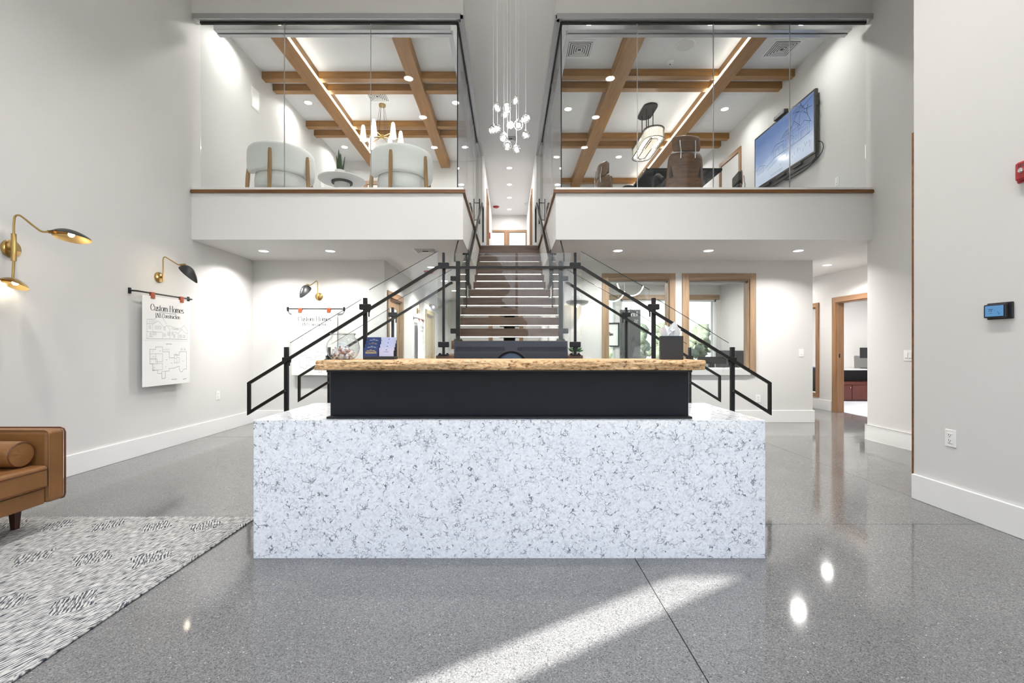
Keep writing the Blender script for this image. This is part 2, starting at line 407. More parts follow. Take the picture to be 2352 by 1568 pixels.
class MB:
    """collects shapes in world (or local) coordinates; build() links them as ONE mesh object"""
    def __init__(s): s.v = []; s.f = []
    def add(s, vs, fs):
        n = len(s.v); s.v += [tuple(v) for v in vs]; s.f += [tuple(i + n for i in f) for f in fs]; return s
    def box(s, x0, x1, y0, y1, z0, z1):
        x0, x1 = sorted((x0, x1)); y0, y1 = sorted((y0, y1)); z0, z1 = sorted((z0, z1))
        return s.add([(x0, y0, z0), (x1, y0, z0), (x1, y1, z0), (x0, y1, z0), (x0, y0, z1), (x1, y0, z1), (x1, y1, z1), (x0, y1, z1)],
                     [(0, 3, 2, 1), (4, 5, 6, 7), (0, 1, 5, 4), (1, 2, 6, 5), (2, 3, 7, 6), (3, 0, 4, 7)])
    def prism(s, poly, axis, a, b):
        """poly: 2-D points; extruded along axis ('X': (y,z), 'Y': (x,z), 'Z': (x,y)) from a to b"""
        def p(q, t): return {'X': (t, q[0], q[1]), 'Y': (q[0], t, q[1]), 'Z': (q[0], q[1], t)}[axis]
        n = len(poly)
        vs = [p(q, a) for q in poly] + [p(q, b) for q in poly]
        fs = [tuple(range(n))[::-1], tuple(range(n, 2 * n))] + [(i, (i + 1) % n, n + (i + 1) % n, n + i) for i in range(n)]
        return s.add(vs, fs)
    def tube(s, pts, r, n=10, square=False, ry=None, caps=True, up=None):
        pts = [Vector(p) for p in pts]
        rs = r if isinstance(r, (list, tuple)) else [r] * len(pts)
        vs = []; fs = []
        planar = up is not None
        up = Vector(up) if planar else Vector((0, 0, 1))
        t0 = (pts[1] - pts[0]).normalized()
        if not planar and abs(t0.dot(up)) > 0.95: up = Vector((0, 1, 0))
        u = (up - t0 * up.dot(t0)).normalized()
        for i, p in enumerate(pts):
            if i == 0: t = pts[1] - pts[0]
            elif i == len(pts) - 1: t = pts[-1] - pts[-2]
            else: t = (pts[i + 1] - p).normalized() + (p - pts[i - 1]).normalized()
            t.normalize()
            u = (u - t * u.dot(t)); u.normalize(); w = t.cross(u)
            k = 1.0
            if 0 < i < len(pts) - 1:
                c = (p - pts[i - 1]).normalized().dot(t); k = 1 / max(c, 0.4)
            if square:
                a = rs[i]; b_ = ry or rs[i]
                bis = (pts[i + 1] - p).normalized() - (p - pts[i - 1]).normalized() if 0 < i < len(pts) - 1 else Vector()
                ku = k if bis.length > 1e-6 and abs(bis.normalized().dot(u)) > 0.7 else 1.0
                kw = k if bis.length > 1e-6 and abs(bis.normalized().dot(w)) > 0.7 else 1.0
                if planar: ku, kw = 1.0, k
                ring = [p + u * a * ku * su + w * b_ * kw * sw for su, sw in ((1, 1), (1, -1), (-1, -1), (-1, 1))]
            else:
                ring = [p + (u * math.cos(2 * PI * j / n) + w * math.sin(2 * PI * j / n)) * rs[i] for j in range(n)]
            vs += ring
        m = 4 if square else n
        for i in range(len(pts) - 1):
            for j in range(m):
                a = i * m + j; b_ = i * m + (j + 1) % m
                fs.append((a, b_, b_ + m, a + m))
        if caps:
            fs.append(tuple(range(m))[::-1]); fs.append(tuple(range((len(pts) - 1) * m, len(pts) * m)))
        return s.add(vs, fs)
    def lathe(s, prof, c=(0, 0, 0), n=24, axis='Z', closed=False):
        """prof: (radius, height) along axis"""
        vs = []; fs = []
        for r, h in prof:
            for j in range(n):
                a = 2 * PI * j / n; x, y = r * math.cos(a), r * math.sin(a)
                q = {'Z': (x, y, h), 'Y': (x, h, y), 'X': (h, x, y)}[axis]
                vs.append((c[0] + q[0], c[1] + q[1], c[2] + q[2]))
        k = len(prof)
        for i in range(k if closed else k - 1):
            i2 = (i + 1) % k
            for j in range(n):
                fs.append((i * n + j, i * n + (j + 1) % n, i2 * n + (j + 1) % n, i2 * n + j))
        if not closed:
            if prof[0][0] > 1e-5: fs.append(tuple(range(n))[::-1])
            if prof[-1][0] > 1e-5: fs.append(tuple(range((k - 1) * n, k * n)))
        return s.add(vs, fs)
    def ball(s, c, r, n=14, m=8, sz=1.0):
        return s.lathe([(max(1e-4, r * math.sin(PI * i / m)), -r * sz * math.cos(PI * i / m)) for i in range(m + 1)], c, n)
    def grid(s, fn, nu, nv, wrap_u=False):
        vs = [fn(i / (nu if wrap_u else nu - 1), j / (nv - 1)) for j in range(nv) for i in range(nu)]
        fs = []
        for j in range(nv - 1):
            for i in range(nu if wrap_u else nu - 1):
                a = j * nu + i; b_ = j * nu + (i + 1) % nu
                fs.append((a, b_, b_ + nu, a + nu))
        return s.add(vs, fs)
    def xform(s, M):
        s.v = [tuple(M @ Vector(v)) for v in s.v]; return s
    def build(s, name, mat, parent=None, smooth=None, bevel=0, subsurf=0, loc=None, bseg=2, solid=0):
        me = bpy.data.meshes.new(name)
        if parent is not None: o0 = ORG[parent.name]
        elif loc is not None: o0 = Vector(loc)
        else:
            xs, ys, zs = zip(*s.v); o0 = Vector(((min(xs) + max(xs)) / 2, (min(ys) + max(ys)) / 2, min(zs)))
        me.from_pydata([(v[0] - o0.x, v[1] - o0.y, v[2] - o0.z) for v in s.v], [], s.f)
        bm = bmesh.new(); bm.from_mesh(me)
        bmesh.ops.remove_doubles(bm, verts=bm.verts, dist=1e-6)
        bmesh.ops.recalc_face_normals(bm, faces=bm.faces)
        bm.to_mesh(me); bm.free()
        me.materials.append(MATS[mat])
        o = bpy.data.objects.new(name, me); C.objects.link(o)
        if parent is not None: o.parent = parent
        else: o.location = o0
        ORG[o.name] = o0
        if smooth is not None:
            me.polygons.foreach_set('use_smooth', [True] * len(me.polygons))
            me.set_sharp_from_angle(angle=math.radians(smooth))
        if solid:
            md = o.modifiers.new('solid', 'SOLIDIFY'); md.thickness = solid; md.offset = 0
        if bevel:
            md = o.modifiers.new('bevel', 'BEVEL'); md.width = bevel; md.segments = bseg; md.limit_method = 'ANGLE'; md.angle_limit = math.radians(40)
            me.polygons.foreach_set('use_smooth', [True] * len(me.polygons))
            md.harden_normals = True
        if subsurf:
            md = o.modifiers.new('sub', 'SUBSURF'); md.levels = subsurf; md.render_levels = subsurf
            me.polygons.foreach_set('use_smooth', [True] * len(me.polygons))
        return o
def bx(name, mat, dims, parent=None, bevel=0):
    return MB().box(*dims).build(name, mat, parent, bevel=bevel)
def struct(name, mb, mat, label, cat, parent=None, bevel=0):
    o = mb.build(name, mat, parent, bevel=bevel)
    return tag(o, label, cat, kind='structure')
def copy_tree(o, parent=None):
    c = o.copy(); C.objects.link(c)
    if parent is not None: c.parent = parent
    ORG[c.name] = ORG.get(o.name, Vector())
    for ch in list(o.children): copy_tree(ch, c)
    return c
def place(root, loc, rz=0, label=None, group=None):
    root.location = loc; root.rotation_euler = (0, 0, rz)
    if label: root['label'] = label
    if group: root['group'] = group
    return root
def spline(pts, n=6):
    """Catmull-Rom through pts"""
    P = [Vector(p) for p in pts]; P = [2 * P[0] - P[1]] + P + [2 * P[-1] - P[-2]]
    out = []
    for i in range(1, len(P) - 2):
        for k in range(n):
            t = k / n; a, b_, c, d = P[i - 1:i + 3]
            out.append(0.5 * ((2 * b_) + (c - a) * t + (2 * a - 5 * b_ + 4 * c - d) * t * t + (3 * b_ - a - 3 * c + d) * t ** 3))
    out.append(P[-2]); return out
def wall_cells(axis, p0, p1, u0, u1, z0, z1, openings=()):
    """wall slab between planes p0,p1 along u, with rectangular openings (ua,ub,za,zb)"""
    us = sorted({u0, u1, *[q for o in openings for q in o[:2]]}); zs = sorted({z0, z1, *[q for o in openings for q in o[2:]]})
    us = [u for u in us if u0 <= u <= u1]; zs = [z for z in zs if z0 <= z <= z1]
    mb = MB()
    for a, b_ in zip(us, us[1:]):
        run = None
        for c, d in zip(zs, zs[1:]):
            um, zm = (a + b_) / 2, (c + d) / 2
            hole = any(o[0] < um < o[1] and o[2] < zm < o[3] for o in openings)
            if not hole:
                if axis == 'X': mb.box(p0, p1, a, b_, c, d)     # wall plane x = const, runs along y
                else: mb.box(a, b_, p0, p1, c, d)
    return mb
def lamp(parent, loc, power, size=0.1, spread=170, col=(1, 0.97, 0.93)):
    d = bpy.data.lights.new('lamp', 'AREA'); d.shape = 'DISK'; d.size = size; d.energy = power; d.color = col; d.spread = math.radians(spread)
    o = bpy.data.objects.new('lamp', d); C.objects.link(o); o.parent = parent; o.location = loc
    return o
def point(parent, loc, power, r=0.02, col=(1, 0.86, 0.66)):
    d = bpy.data.lights.new('lamp', 'POINT'); d.energy = power; d.shadow_soft_size = r; d.color = col
    o = bpy.data.objects.new('lamp', d); C.objects.link(o); o.parent = parent; o.location = loc
    return o

# ------------------------------------------------------------------ pen lettering (thick uprights, hair-thin horizontals)
def arc(cx, cy, rx, ry, a0, a1, n=14):
    return [(cx + rx * math.cos(math.radians(a0 + (a1 - a0) * i / n)), cy + ry * math.sin(math.radians(a0 + (a1 - a0) * i / n))) for i in range(n + 1)]
GLYPH = {
 'C': (0.80, [arc(.42, .5, .38, .5, 48, 318), [(.68, .86), (.70, .62)]]),
 'u': (0.56, [[(.08, .62), (.08, .2)] + arc(.26, .2, .18, .2, 180, 340), [(.46, .62), (.46, 0)]]),
 's': (0.42, [arc(.2, .46, .15, .15, 30, 220) + arc(.2, .15, .17, .16, 60, -150)]),
 't': (0.36, [[(.15, .86), (.15, .1)] + arc(.25, .1, .1, .1, 180, 290, 6), [(.0, .61), (.32, .61)]]),
 'o': (0.58, [arc(.28, .31, .25, .31, 90, 450, 22)]),
 'm': (0.86, [[(.08, 0), (.08, .62)], arc(.24, .42, .16, .2, 180, 0, 8) + [(.40, 0)], arc(.57, .42, .17, .2, 180, 0, 8) + [(.74, 0)]]),
 'H': (0.86, [[(.12, 0), (.12, 1)], [(.68, 0), (.68, 1)], [(.12, .52), (.68, .52)], [(.02, 1), (.22, 1)], [(.58, 1), (.78, 1)], [(.02, 0), (.22, 0)], [(.58, 0), (.78, 0)]]),
 'e': (0.54, [[(.03, .34), (.50, .34)] + arc(.27, .31, .24, .31, 8, 315)]),
 'J': (0.44, [[(.28, 1), (.28, .05)] + arc(.14, .05, .14, .16, 0, -120, 6), [(.16, 1), (.40, 1)]]),
 'A': (0.78, [[(.03, 0), (.36, 1)], [(.34, 1), (.70, 0)], [(.37, 1), (.73, 0)], [(.14, .36), (.58, .36)]]),
 'B': (0.66, [[(.12, 0), (.12, 1)], [(.12, 1), (.3, 1)] + arc(.32, .76, .2, .24, 90, -90, 8) + [(.12, .52)], [(.3, .52)] + arc(.34, .26, .24, .26, 90, -90, 8) + [(.12, 0)]]),
 'n': (0.56, [[(.08, 0), (.08, .62)], arc(.27, .42, .19, .2, 180, 0, 8) + [(.46, 0)]]),
 'r': (0.38, [[(.08, 0), (.08, .62)], arc(.26, .4, .18, .2, 180, 50, 6)]),
 'c': (0.50, [arc(.27, .31, .24, .31, 50, 315)]),
 'i': (0.22, [[(.1, 0), (.1, .62)], [(.1, .80), (.1, .90)]]),
 'l': (0.24, [[(.1, 0), (.1, 1)]]),
 'a': (0.56, [arc(.25, .24, .2, .25, 30, 330), [(.46, .6), (.46, 0)]]),
 'd': (0.58, [arc(.26, .3, .22, .3, 20, 340), [(.48, 1), (.48, 0)]]),
 ' ': (0.34, []),
}
def text_width(t): return sum(GLYPH[c][0] for c in t)
def stroke_quads(mb, pts, wfun, put, depth):
    """2-D polyline as thin flat ribbons; put(x, y) -> 3-D"""
    for (ax, ay), (bx_, by) in zip(pts, pts[1:]):
        dx, dy = bx_ - ax, by - ay; L = math.hypot(dx, dy)
        if L < 1e-6: continue
        w = wfun(abs(dy) / L) / 2; ex, ey = dx / L * w * 0.5, dy / L * w * 0.5
        nx, ny = -dy / L * w, dx / L * w
        q = [(ax - ex + nx, ay - ey + ny), (bx_ + ex + nx, by + ey + ny), (bx_ + ex - nx, by + ey - ny), (ax - ex - nx, ay - ey - ny)]
        mb.add([put(*p) for p in q], [(0, 1, 2, 3)])
def letters(mb, t, cx, cy, h, put, thin=0.032, thick=0.135, mirror=False):
    x = -text_width(t) / 2
    for c in t:
        wd, strokes = GLYPH[c]
        for s_ in strokes:
            pts = [((1 if not mirror else -1) * (x + px) * h + cx, py * h + cy) for px, py in s_]
            stroke_quads(mb, pts, lambda k: (thin + (thick - thin) * k ** 1.5) * h, put, 0)
        x += wd
# ================================================================== SETTING
XL, XR, XN, XC = -3.975, 4.54, 3.12, 0.58      # left wall, right wall, near right wall, half width of stairwell
YW, YF, YB = -0.5, 5.69, 7.05                  # entrance wall, balcony front, ground-floor back walls
ZS, ZB, ZF, ZH, ZC = 2.51, 3.13, 3.14, 5.27, 5.59   # soffit, balcony top, upper floor, glazing head, ceiling
XK = -1.936                                    # wall of the ground-floor passage beside the stairs
XA = 5.86                                      # far wall of the side passage
P = lambda px, py, d: ((px - 1170) * d / F, EYE + (798 - py) * d / F)

# --- ground-floor slabs with saw-cut joints
fl = struct('floor', MB().box(-4.3, 9.3, -0.62, 13.3, -0.12, -0.012), 'joint_dark', 'grey polished concrete floor with saw-cut joints', 'floor')
sx = [-4.2, -1.75, 0.69, 3.13, 5.57, 9.2]; sy = [-0.6, 2.99, 5.9, 8.8, 13.2]
for i in range(5):
    for j in range(4):
        MB().box(sx[i] + .0025, sx[i + 1] - .0025, sy[j] + .0025, sy[j + 1] - .0025, -0.05, 0).build('floor_slab', 'concrete', fl)

# --- walls
struct('wall_left', MB().box(XL - .12, XL, YW - .12, 7.17, 0, 5.7).box(XL - .12, XL, 7.17, 10.92, ZS, 5.7), 'wall', 'tall off-white wall carrying brass sconces and the leather sofa', 'wall')
struct('wall_back_left', MB().box(XL, XK, YB, YB + .12, 0, ZS), 'wall', 'off-white wall under the balcony behind the stairs, with a hanging plan', 'wall')
D1, D2 = (7.30, 8.16, 0, 1.97), (10.58, 11.58, 0, 1.95)
struct('wall_passage_left', wall_cells('X', XK - .12, XK, YB + .12, 13.0, 0, ZS, [D1, D2]), 'wall', 'receding off-white passage wall with two wood-cased doors', 'wall')
W1, W2 = (1.527, 2.474, 0.83, 2.215), (2.768, 3.72, 0.83, 2.215)
struct('wall_back_right', wall_cells('Y', YB, YB + .14, 0.85, 4.70, 0, ZS, [W1, W2]), 'wall', 'off-white wall with two wood-cased office windows', 'wall')
struct('wall_passage_right', MB().box(0.85, 0.97, YB + .14, 13.0, 0, ZS), 'wall', 'off-white wall receding behind the stairs', 'wall')
D3 = (-0.50, 0.30, 0, 1.97)
struct('wall_passage_end', wall_cells('Y', 13.0, 13.12, XK - .12, 0.97, 0, ZS, [D3]), 'wall', 'far end wall seen through the open treads', 'wall')
struct('wall_right', MB().box(XR, XR + .12, 3.51, 5.77, 0, 5.7).box(XR, XR + .12, 5.77, 12.22, ZB, 5.7), 'wall', 'off-white wall running back to the balcony and behind the television', 'wall')
struct('wall_right_near', MB().box(XN, XN + .12, YW - .12, 3.51, 0, 5.7).box(XN + .12, XR + .12, 3.39, 3.51, 0, 5.7), 'wall', 'near off-white wall with thermostat and outlet', 'wall')
D4, W3 = (7.15, 8.15, 0, 1.97), (8.68, 9.55, 0.30, 1.93)
struct('wall_side_passage', wall_cells('X', XA, XA + .12, 5.77, 10.4, 0, ZS, [D4, W3]), 'wall', 'side passage wall with wood-cased doorway and tall window', 'wall')
struct('wall_side_return', MB().box(XR + .12, XA + .12, 5.77, 5.89, 0, ZS), 'wall', 'short wall closing the side passage', 'wall')
struct('wall_office_side', MB().box(4.60, 4.70, YB + .14, 10.4, 0, ZS), 'wall', 'beige side wall inside the office behind the windows', 'wall')
E1, E2 = (1.25, 2.30, 0.84, 2.20), (2.42, 4.50, 0.84, 2.20)
struct('wall_office_back', wall_cells('Y', 9.88, 10.0, 0.85, 4.70, 0, ZS, [E1, E2]), 'wall', 'outer office wall with big windows on the landscape', 'wall')
struct('wall_far_office', MB().box(XA + .12, 9.2, 10.28, 10.4, 0, ZS).box(9.08, 9.2, 5.77, 10.28, 0, ZS).box(XA + .12, 9.2, 5.77, 5.89, 0, ZS).box(4.70, XA, 10.28, 10.4, 0, ZS), 'wall', 'white walls of the carpeted office beyond the doorway', 'wall')
# upper floor walls
struct('wall_lounge_back', MB().box(XL, -XC - .08, 10.8, 10.92, ZB, ZC), 'wall', 'back wall of the armchair room upstairs', 'wall')
struct('wall_meeting_back', MB().box(XC + .08, XR, 12.1, 12.22, ZB, ZC), 'wall', 'back wall of the meeting room upstairs', 'wall')
for s, nm, ln in ((-1, 'left', 'armchair room'), (1, 'right', 'meeting room')):
    xe = XL if s < 0 else XR
    a, b_ = sorted((xe, s * XC))
    struct('wall_header_' + nm, MB().box(a, b_, YF, YF + .11, ZH, 5.7), 'wall', 'off-white header above the glass of the ' + ln, 'wall')
    dd = (11.6, 12.5, ZF, 5.10)
    mb = wall_cells('X', *sorted((s * XC, s * (XC + .08))), 9.75, 15.2, ZB, ZC, [dd])
    mb.box(s * XC, s * (XC + .08), YF + .11, 9.75, ZH, ZC)
    struct('wall_hall_' + nm, mb, 'wall', 'upstairs hall wall on the side of the ' + ln, 'wall')
    y1 = 13.2
    mb = MB().box(a, b_, YF, y1, ZS, ZB)
    if s > 0: mb.box(XR, 9.2, 5.77, y1, ZS, ZB)
    o = struct('floor_upper_' + nm, mb, 'slab_white', 'white balcony slab and soffit below the ' + ln, 'balcony')
    bx('upper_flooring', 'carpet', (a, b_, YF + .12, 12.1, ZB, ZF), o)
d1u, d2u = (-0.66, -0.16, ZF, 5.02), (-0.02, 0.56, ZF, 5.02)
struct('wall_hall_end', wall_cells('Y', 15.2, 15.3, -1.0, 1.0, ZB, ZC, [d1u, d2u]), 'wall', 'end wall of the upstairs hall with two glazed doors', 'wall')
o = struct('floor_hall', MB().box(-XC, XC, 8.84, 15.2, ZS, ZB), 'wall', 'upstairs hall floor at the head of the stairs', 'floor')
bx('upper_flooring', 'carpet', (-XC, XC, 8.80, 15.2, ZB, ZF), o)
struct('ceiling', MB().box(-4.1, 4.7, YW - .12, 15.4, ZC, 5.72), 'ceil', 'white upper ceiling over lobby, hall and glazed rooms', 'ceiling')

# entrance wall behind the camera: shopfront glazing, clerestory and a slit of glass where the sun comes in
G1, G2, G3 = (-2.6, 2.9, 0.1, 3.2), (-2.6, 2.9, 3.5, 5.3), (-3.81, -3.29, 0.05, 2.555)
struct('wall_front', wall_cells('Y', YW - .12, YW, XL, XN, 0, 5.7, [G1, G2, G3]), 'wall', 'glazed entrance wall facing the desk', 'wall')
for n_, (g, nx_) in enumerate(((G1, 4), (G2, 4), (G3, 1))):
    w = thing('window_%d' % (n_ + 10), (g[0], YW - .06, g[2]), ('tall shopfront glazing of the entrance facing the desk', 'clerestory glazing high above the entrance', 'narrow slit window letting in the streak of sun')[n_], 'window', kind='structure')
    st = (g[1] - g[0]) / nx_
    if nx_ == 1:
        bx('frame_bar', 'black_metal', (g[0], g[1], YW - .09, YW - .03, g[2], g[2] + .03), w)
    else:
        for k in range(1, nx_):
            bx('mullion', 'black_metal', (g[0] + k * st - .025, g[0] + k * st + .025, YW - .09, YW - .03, g[2], g[3]), w)
        for k in range(nx_):
            bx('pane', 'pane_clear', (g[0] + k * st + .03, g[0] + (k + 1) * st - .03, YW - .065, YW - .055, g[2], g[3]), w)
struct('wall_sun_block', MB().box(-3.1, -2.95, -4.8, YW - .12, 0, 9.0), 'ext_wall', 'unseen wall added outside to keep sun off the glazing', 'wall')  # added out of view to block sun from the shopfront, sparing the slit
struct('ground', MB().box(-60, 70, -60, 90, -0.4, -0.13), 'ext_ground', 'pale dry ground outside the windows', 'ground')

# --- baseboards
BBH = 0.19
def board(name, mb, label): struct(name, mb, 'trim_white', label, 'baseboard', bevel=0.004)
def bb(mb, x0, x1, y0, y1): return mb.box(x0, x1, y0, y1, 0, BBH)
board('baseboard_left', bb(MB(), XL, XL + .02, YW, YB), 'white baseboard behind the sofa')
board('baseboard_back_left', bb(MB(), XL + .02, XK, YB - .02, YB), 'white baseboard below the hanging plan on the back wall')
board('baseboard_back_right', bb(bb(MB(), 0.85, 4.72, YB - .02, YB), 4.70, 4.72, YB, 8.6), 'white baseboard below the office windows')
board('baseboard_right', bb(bb(MB(), XR - .02, XR, 3.53, 5.79), XR - .02, XR + .12, 5.77, 5.79), 'white baseboard below the double light switch')
board('baseboard_right_near', bb(MB(), XN - .02, XN, YW, 3.51), 'white baseboard below the near outlet')
board('baseboard_side_passage', bb(bb(MB(), XA - .02, XA, 8.27, 10.28), XA - .02, XA, 5.89, 7.03), 'white baseboard in the side passage')
board('baseboard_passage_left', bb(bb(bb(MB(), XK, XK + .02, 8.27, 10.46), XK, XK + .02, 11.70, 13.0), XK, XK + .02, YB, 7.20), 'white baseboard between the two passage doors')

# --- casings
def casing(root, axis, plane, out, u0, u1, z0, z1, w=0.092, t=0.022, mv='casing_v', mh='casing_x', sill=False, wall_t=0.12):
    """wood boards round an opening (u0,u1,z0,z1); out = direction of the face"""
    def b3(name, mat, a, b_, c, d, p0, p1):
        if axis == 'Y': return bx(name, mat, (a, b_, p0, p1, c, d), root)
        return bx(name, mat, (p0, p1, a, b_, c, d), root)
    f0, f1 = plane, plane + out * t
    b3('side_casing', mv, u0 - w, u0, z0 - (w if sill else 0), z1 + w, f0, f1)
    b3('side_casing', mv, u1, u1 + w, z0 - (w if sill else 0), z1 + w, f0, f1)
    b3('head_casing', mh, u0 + .001, u1 - .001, z1, z1 + w, f0, f1)
    q0, q1 = plane + out * .002, plane - out * wall_t
    b3('jamb_lining', mv, u0, u0 + .018, z0, z1, q0, q1)
    b3('jamb_lining', mv, u1 - .018, u1, z0, z1, q0, q1)
    b3('head_lining', mh, u0 + .018, u1 - .018, z1 - .018, z1, q0, q1)
    if sill:
        b3('sill', 'shelf_stone', u0 + .001, u1 - .001, z0 - w, z0, f0, f1 + out * .01)
        b3('sill_board', 'shelf_stone', u0, u1, z0, z0 + .015, q0, q1)
for n_, (w_, lb) in enumerate(((W1, 'wood-cased office window nearest the stairs'), (W2, 'wood-cased office window showing sky, beside the light switch'))):
    r = thing('window_%d' % (n_ + 1), (w_[0], YB, w_[2]), lb, 'window', kind='structure')
    casing(r, 'Y', YB, -1, *w_, sill=True, wall_t=0.14)
    bx('head_channel', 'aluminium', (w_[0] + .018, w_[1] - .018, YB + .06, YB + .10, w_[3] - .045, w_[3] - .018), r)
    bx('pane', 'pane', (w_[0] + .018, w_[1] - .018, YB + .075, YB + .085, w_[2] + .015, w_[3] - .03), r)
r = thing('window_3', (XA, W3[0], W3[2]), 'tall wood-cased window beside the side passage doorway', 'window', kind='structure')
casing(r, 'X', XA, -1, *W3, mv='casing_warm', mh='casing_y', w=.08)
bx('bottom_casing', 'casing_y', (XA - .022, XA, W3[0] - .08, W3[1] + .08, W3[2] - .08, W3[2]), r)
bx('pane', 'pane', (XA + .05, XA + .06, W3[0], W3[1], W3[2], W3[3]), r)
r = thing('door_1', (XA, D4[0], 0), 'open wood-cased doorway to the carpeted office', 'doorway', kind='structure')
casing(r, 'X', XA, -1, *D4, mv='casing_warm', mh='casing_y', w=.09)
bx('strike_plate', 'black_metal', (XA + .03, XA + .05, 8.128, 8.134, 0.98, 1.05), r)
for n_, (d_, lb, m_) in enumerate(((D1, 'wood-cased passage door nearest the balcony front', 'casing_v'), (D2, 'tan passage door farthest along the wall', 'door_tan'))):
    r = thing('door_%d' % (n_ + 2), (XK, d_[0], 0), lb, 'door', kind='structure')
    casing(r, 'X', XK, 1, *d_, mv=m_, mh='casing_y' if n_ == 0 else 'door_tan', w=.10)
    if n_ == 0:
        bx('door_stile', 'casing_v', (XK - .08, XK - .04, d_[0] + .018, d_[0] + .14, 0, d_[3] - .018), r)
        bx('door_stile', 'casing_v', (XK - .08, XK - .04, d_[1] - .14, d_[1] - .018, 0, d_[3] - .018), r)
        bx('door_rail', 'casing_y', (XK - .08, XK - .04, d_[0] + .14, d_[1] - .14, 0, .24), r)
        bx('door_rail', 'casing_y', (XK - .08, XK - .04, d_[0] + .14, d_[1] - .14, d_[3] - .15, d_[3] - .018), r)
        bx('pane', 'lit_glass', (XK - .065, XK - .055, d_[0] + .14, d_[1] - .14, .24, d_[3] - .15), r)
    else:
        lf = bx('door_leaf', 'door_tan', (XK - .09, XK - .05, d_[0] + .018, d_[1] - .018, 0.01, d_[3] - .018), r)
        MB().tube([(XK - .05, d_[0] + .10, 1.0), (XK + .005, d_[0] + .10, 1.0), (XK + .005, d_[0] + .22, 1.0)], .011, 8).build('handle', 'chrome', lf, smooth=40)
r = thing('door_4', (D3[0], 13.0, 0), 'wood-framed door glimpsed between the stair treads', 'door', kind='structure')
casing(r, 'Y', 13.0, -1, *D3, mv='casing_warm', mh='casing_x', w=.09)
bx('door_leaf', 'plastic_white', (D3[0] + .018, D3[1] - .018, 13.06, 13.10, 0.01, D3[3] - .018), r)
# upstairs doors
for n_, (d_, lb) in enumerate(((d1u, 'narrow glazed door at the end of the upstairs hall'), (d2u, 'wide glazed door at the end of the upstairs hall'))):
    r = thing('door_%d' % (n_ + 5), (d_[0], 15.2, ZF), lb, 'door', kind='structure')
    casing(r, 'Y', 15.2, -1, *d_, mv='casing_warm', mh='casing_x', w=.065)
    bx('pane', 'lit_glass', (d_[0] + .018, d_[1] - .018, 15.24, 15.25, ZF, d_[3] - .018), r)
for s in (-1, 1):
    r = thing('door_%d' % (7 if s < 0 else 8), (s * XC, 11.6, ZF), 'wood-cased door on the %s side of the upstairs hall' % ('armchair room' if s < 0 else 'meeting room'), 'door', kind='structure')
    casing(r, 'X', s * XC, -s, 11.6, 12.5, ZF, 5.10, mv='casing_warm', mh='casing_y', w=.08, wall_t=.08)
    bx('door_leaf', 'plastic_white', (s * (XC + .03), s * (XC + .06), 11.62, 12.48, ZF, 5.08), r)
r = thing('door_9', (XR, 8.98, ZF), 'wood-cased door beyond the television upstairs', 'door', kind='structure')
casing(r, 'X', XR, -1, 8.98, 9.72, ZF, 5.02, mv='casing_warm', mh='casing_y', w=.085, wall_t=.001)
bx('door_leaf', 'ceil', (XR - .012, XR - .004, 9.0, 9.70, ZF, 5.0), r)
r = thing('door_10', (-3.42, 10.8, ZF), 'wood-cased door on the back wall of the armchair room', 'door', kind='structure')
casing(r, 'Y', 10.8, -1, -3.38, -2.50, ZF, 5.03, mv='casing_warm', mh='casing_x', w=.08, wall_t=.001)
bx('door_leaf', 'plastic_white', (-3.36, -2.52, 10.79, 10.797, ZF, 5.01), r)

# wood edge at the end of the near wall, sills along the balcony
struct('trim_1', MB().box(XN - .002, XN + .10, 3.51, 3.526, 0, 2.82), 'sill_wood', 'thin dark wood trim at the end of the near wall', 'trim')
for s, nm in ((-1, 'armchair room'), (1, 'meeting room')):
    xe = XL if s < 0 else XR
    a, b_ = sorted((xe, s * (XC - .03)))
    t = struct('trim_%d' % (2 if s < 0 else 3), MB().box(a, b_, YF - .03, YF, ZB - .042, ZB - .012).box(a, b_, YF - .022, YF, ZB - .012, ZB), 'sill_wood', 'wood sill under the glass front of the ' + nm, 'trim')
    MB().box(s * (XC - .03), s * XC, YF, 8.8, ZB - .042, ZB).build('side_sill', 'sill_wood_y', t)
    a, b_ = sorted((xe, s * XC))
    bx('glazing_ledge', 'trim_white', (a, b_, YF + .005, YF + .085, ZB, ZB + .035), t)

# --- balcony glazing
YG = YF + .055; XG = XC + .075
def glazing(n_, edges, label):
    r = thing('window_%d' % n_, (edges[0], YG, ZB), label, 'glass wall', kind='structure')
    for k, (a, b_) in enumerate(zip(edges, edges[1:])):
        bx('pane', 'pane', (a + .004, b_ - .004, YG - .005, YG + .005, ZB + .036, ZH - .02), r)
    for e in edges[1:-1]:
        bx('joint_strip', 'aluminium', (e - .004, e + .004, YG - .0055, YG + .0055, ZB + .036, ZH - .02), r)
    a, b_ = edges[0], edges[-1]
    bx('head_trim', 'aluminium', (min(a, b_) - .06, max(a, b_) + .04, YF - .015, YF + .05, ZH - .005, ZH + .06), r)
    bx('head_gasket', 'gasket', (a, b_, YG - .015, YG + .015, ZH - .028, ZH - .005), r)
    bx('head_rail', 'aluminium', (a + .1, b_ - .1, YG + .10, YG + .16, ZH - .03, ZH + .03), r)
    bx('head_rail', 'aluminium', (a + .1, b_ - .1, YG + .17, YG + .23, ZH - .04, ZH + .02), r)
    return r
g1 = glazing(4, [-3.90, -2.84, -1.75, -XG], 'glass front of the armchair room, three panes')
g2 = glazing(5, [XG, 1.615, 2.575, 3.54, 4.50], 'glass front of the meeting room, four panes')
bx('corner_post', 'gasket', (-XG - .006, -XG + .006, YG - .006, YG + .006, ZB + .036, ZH), g1)
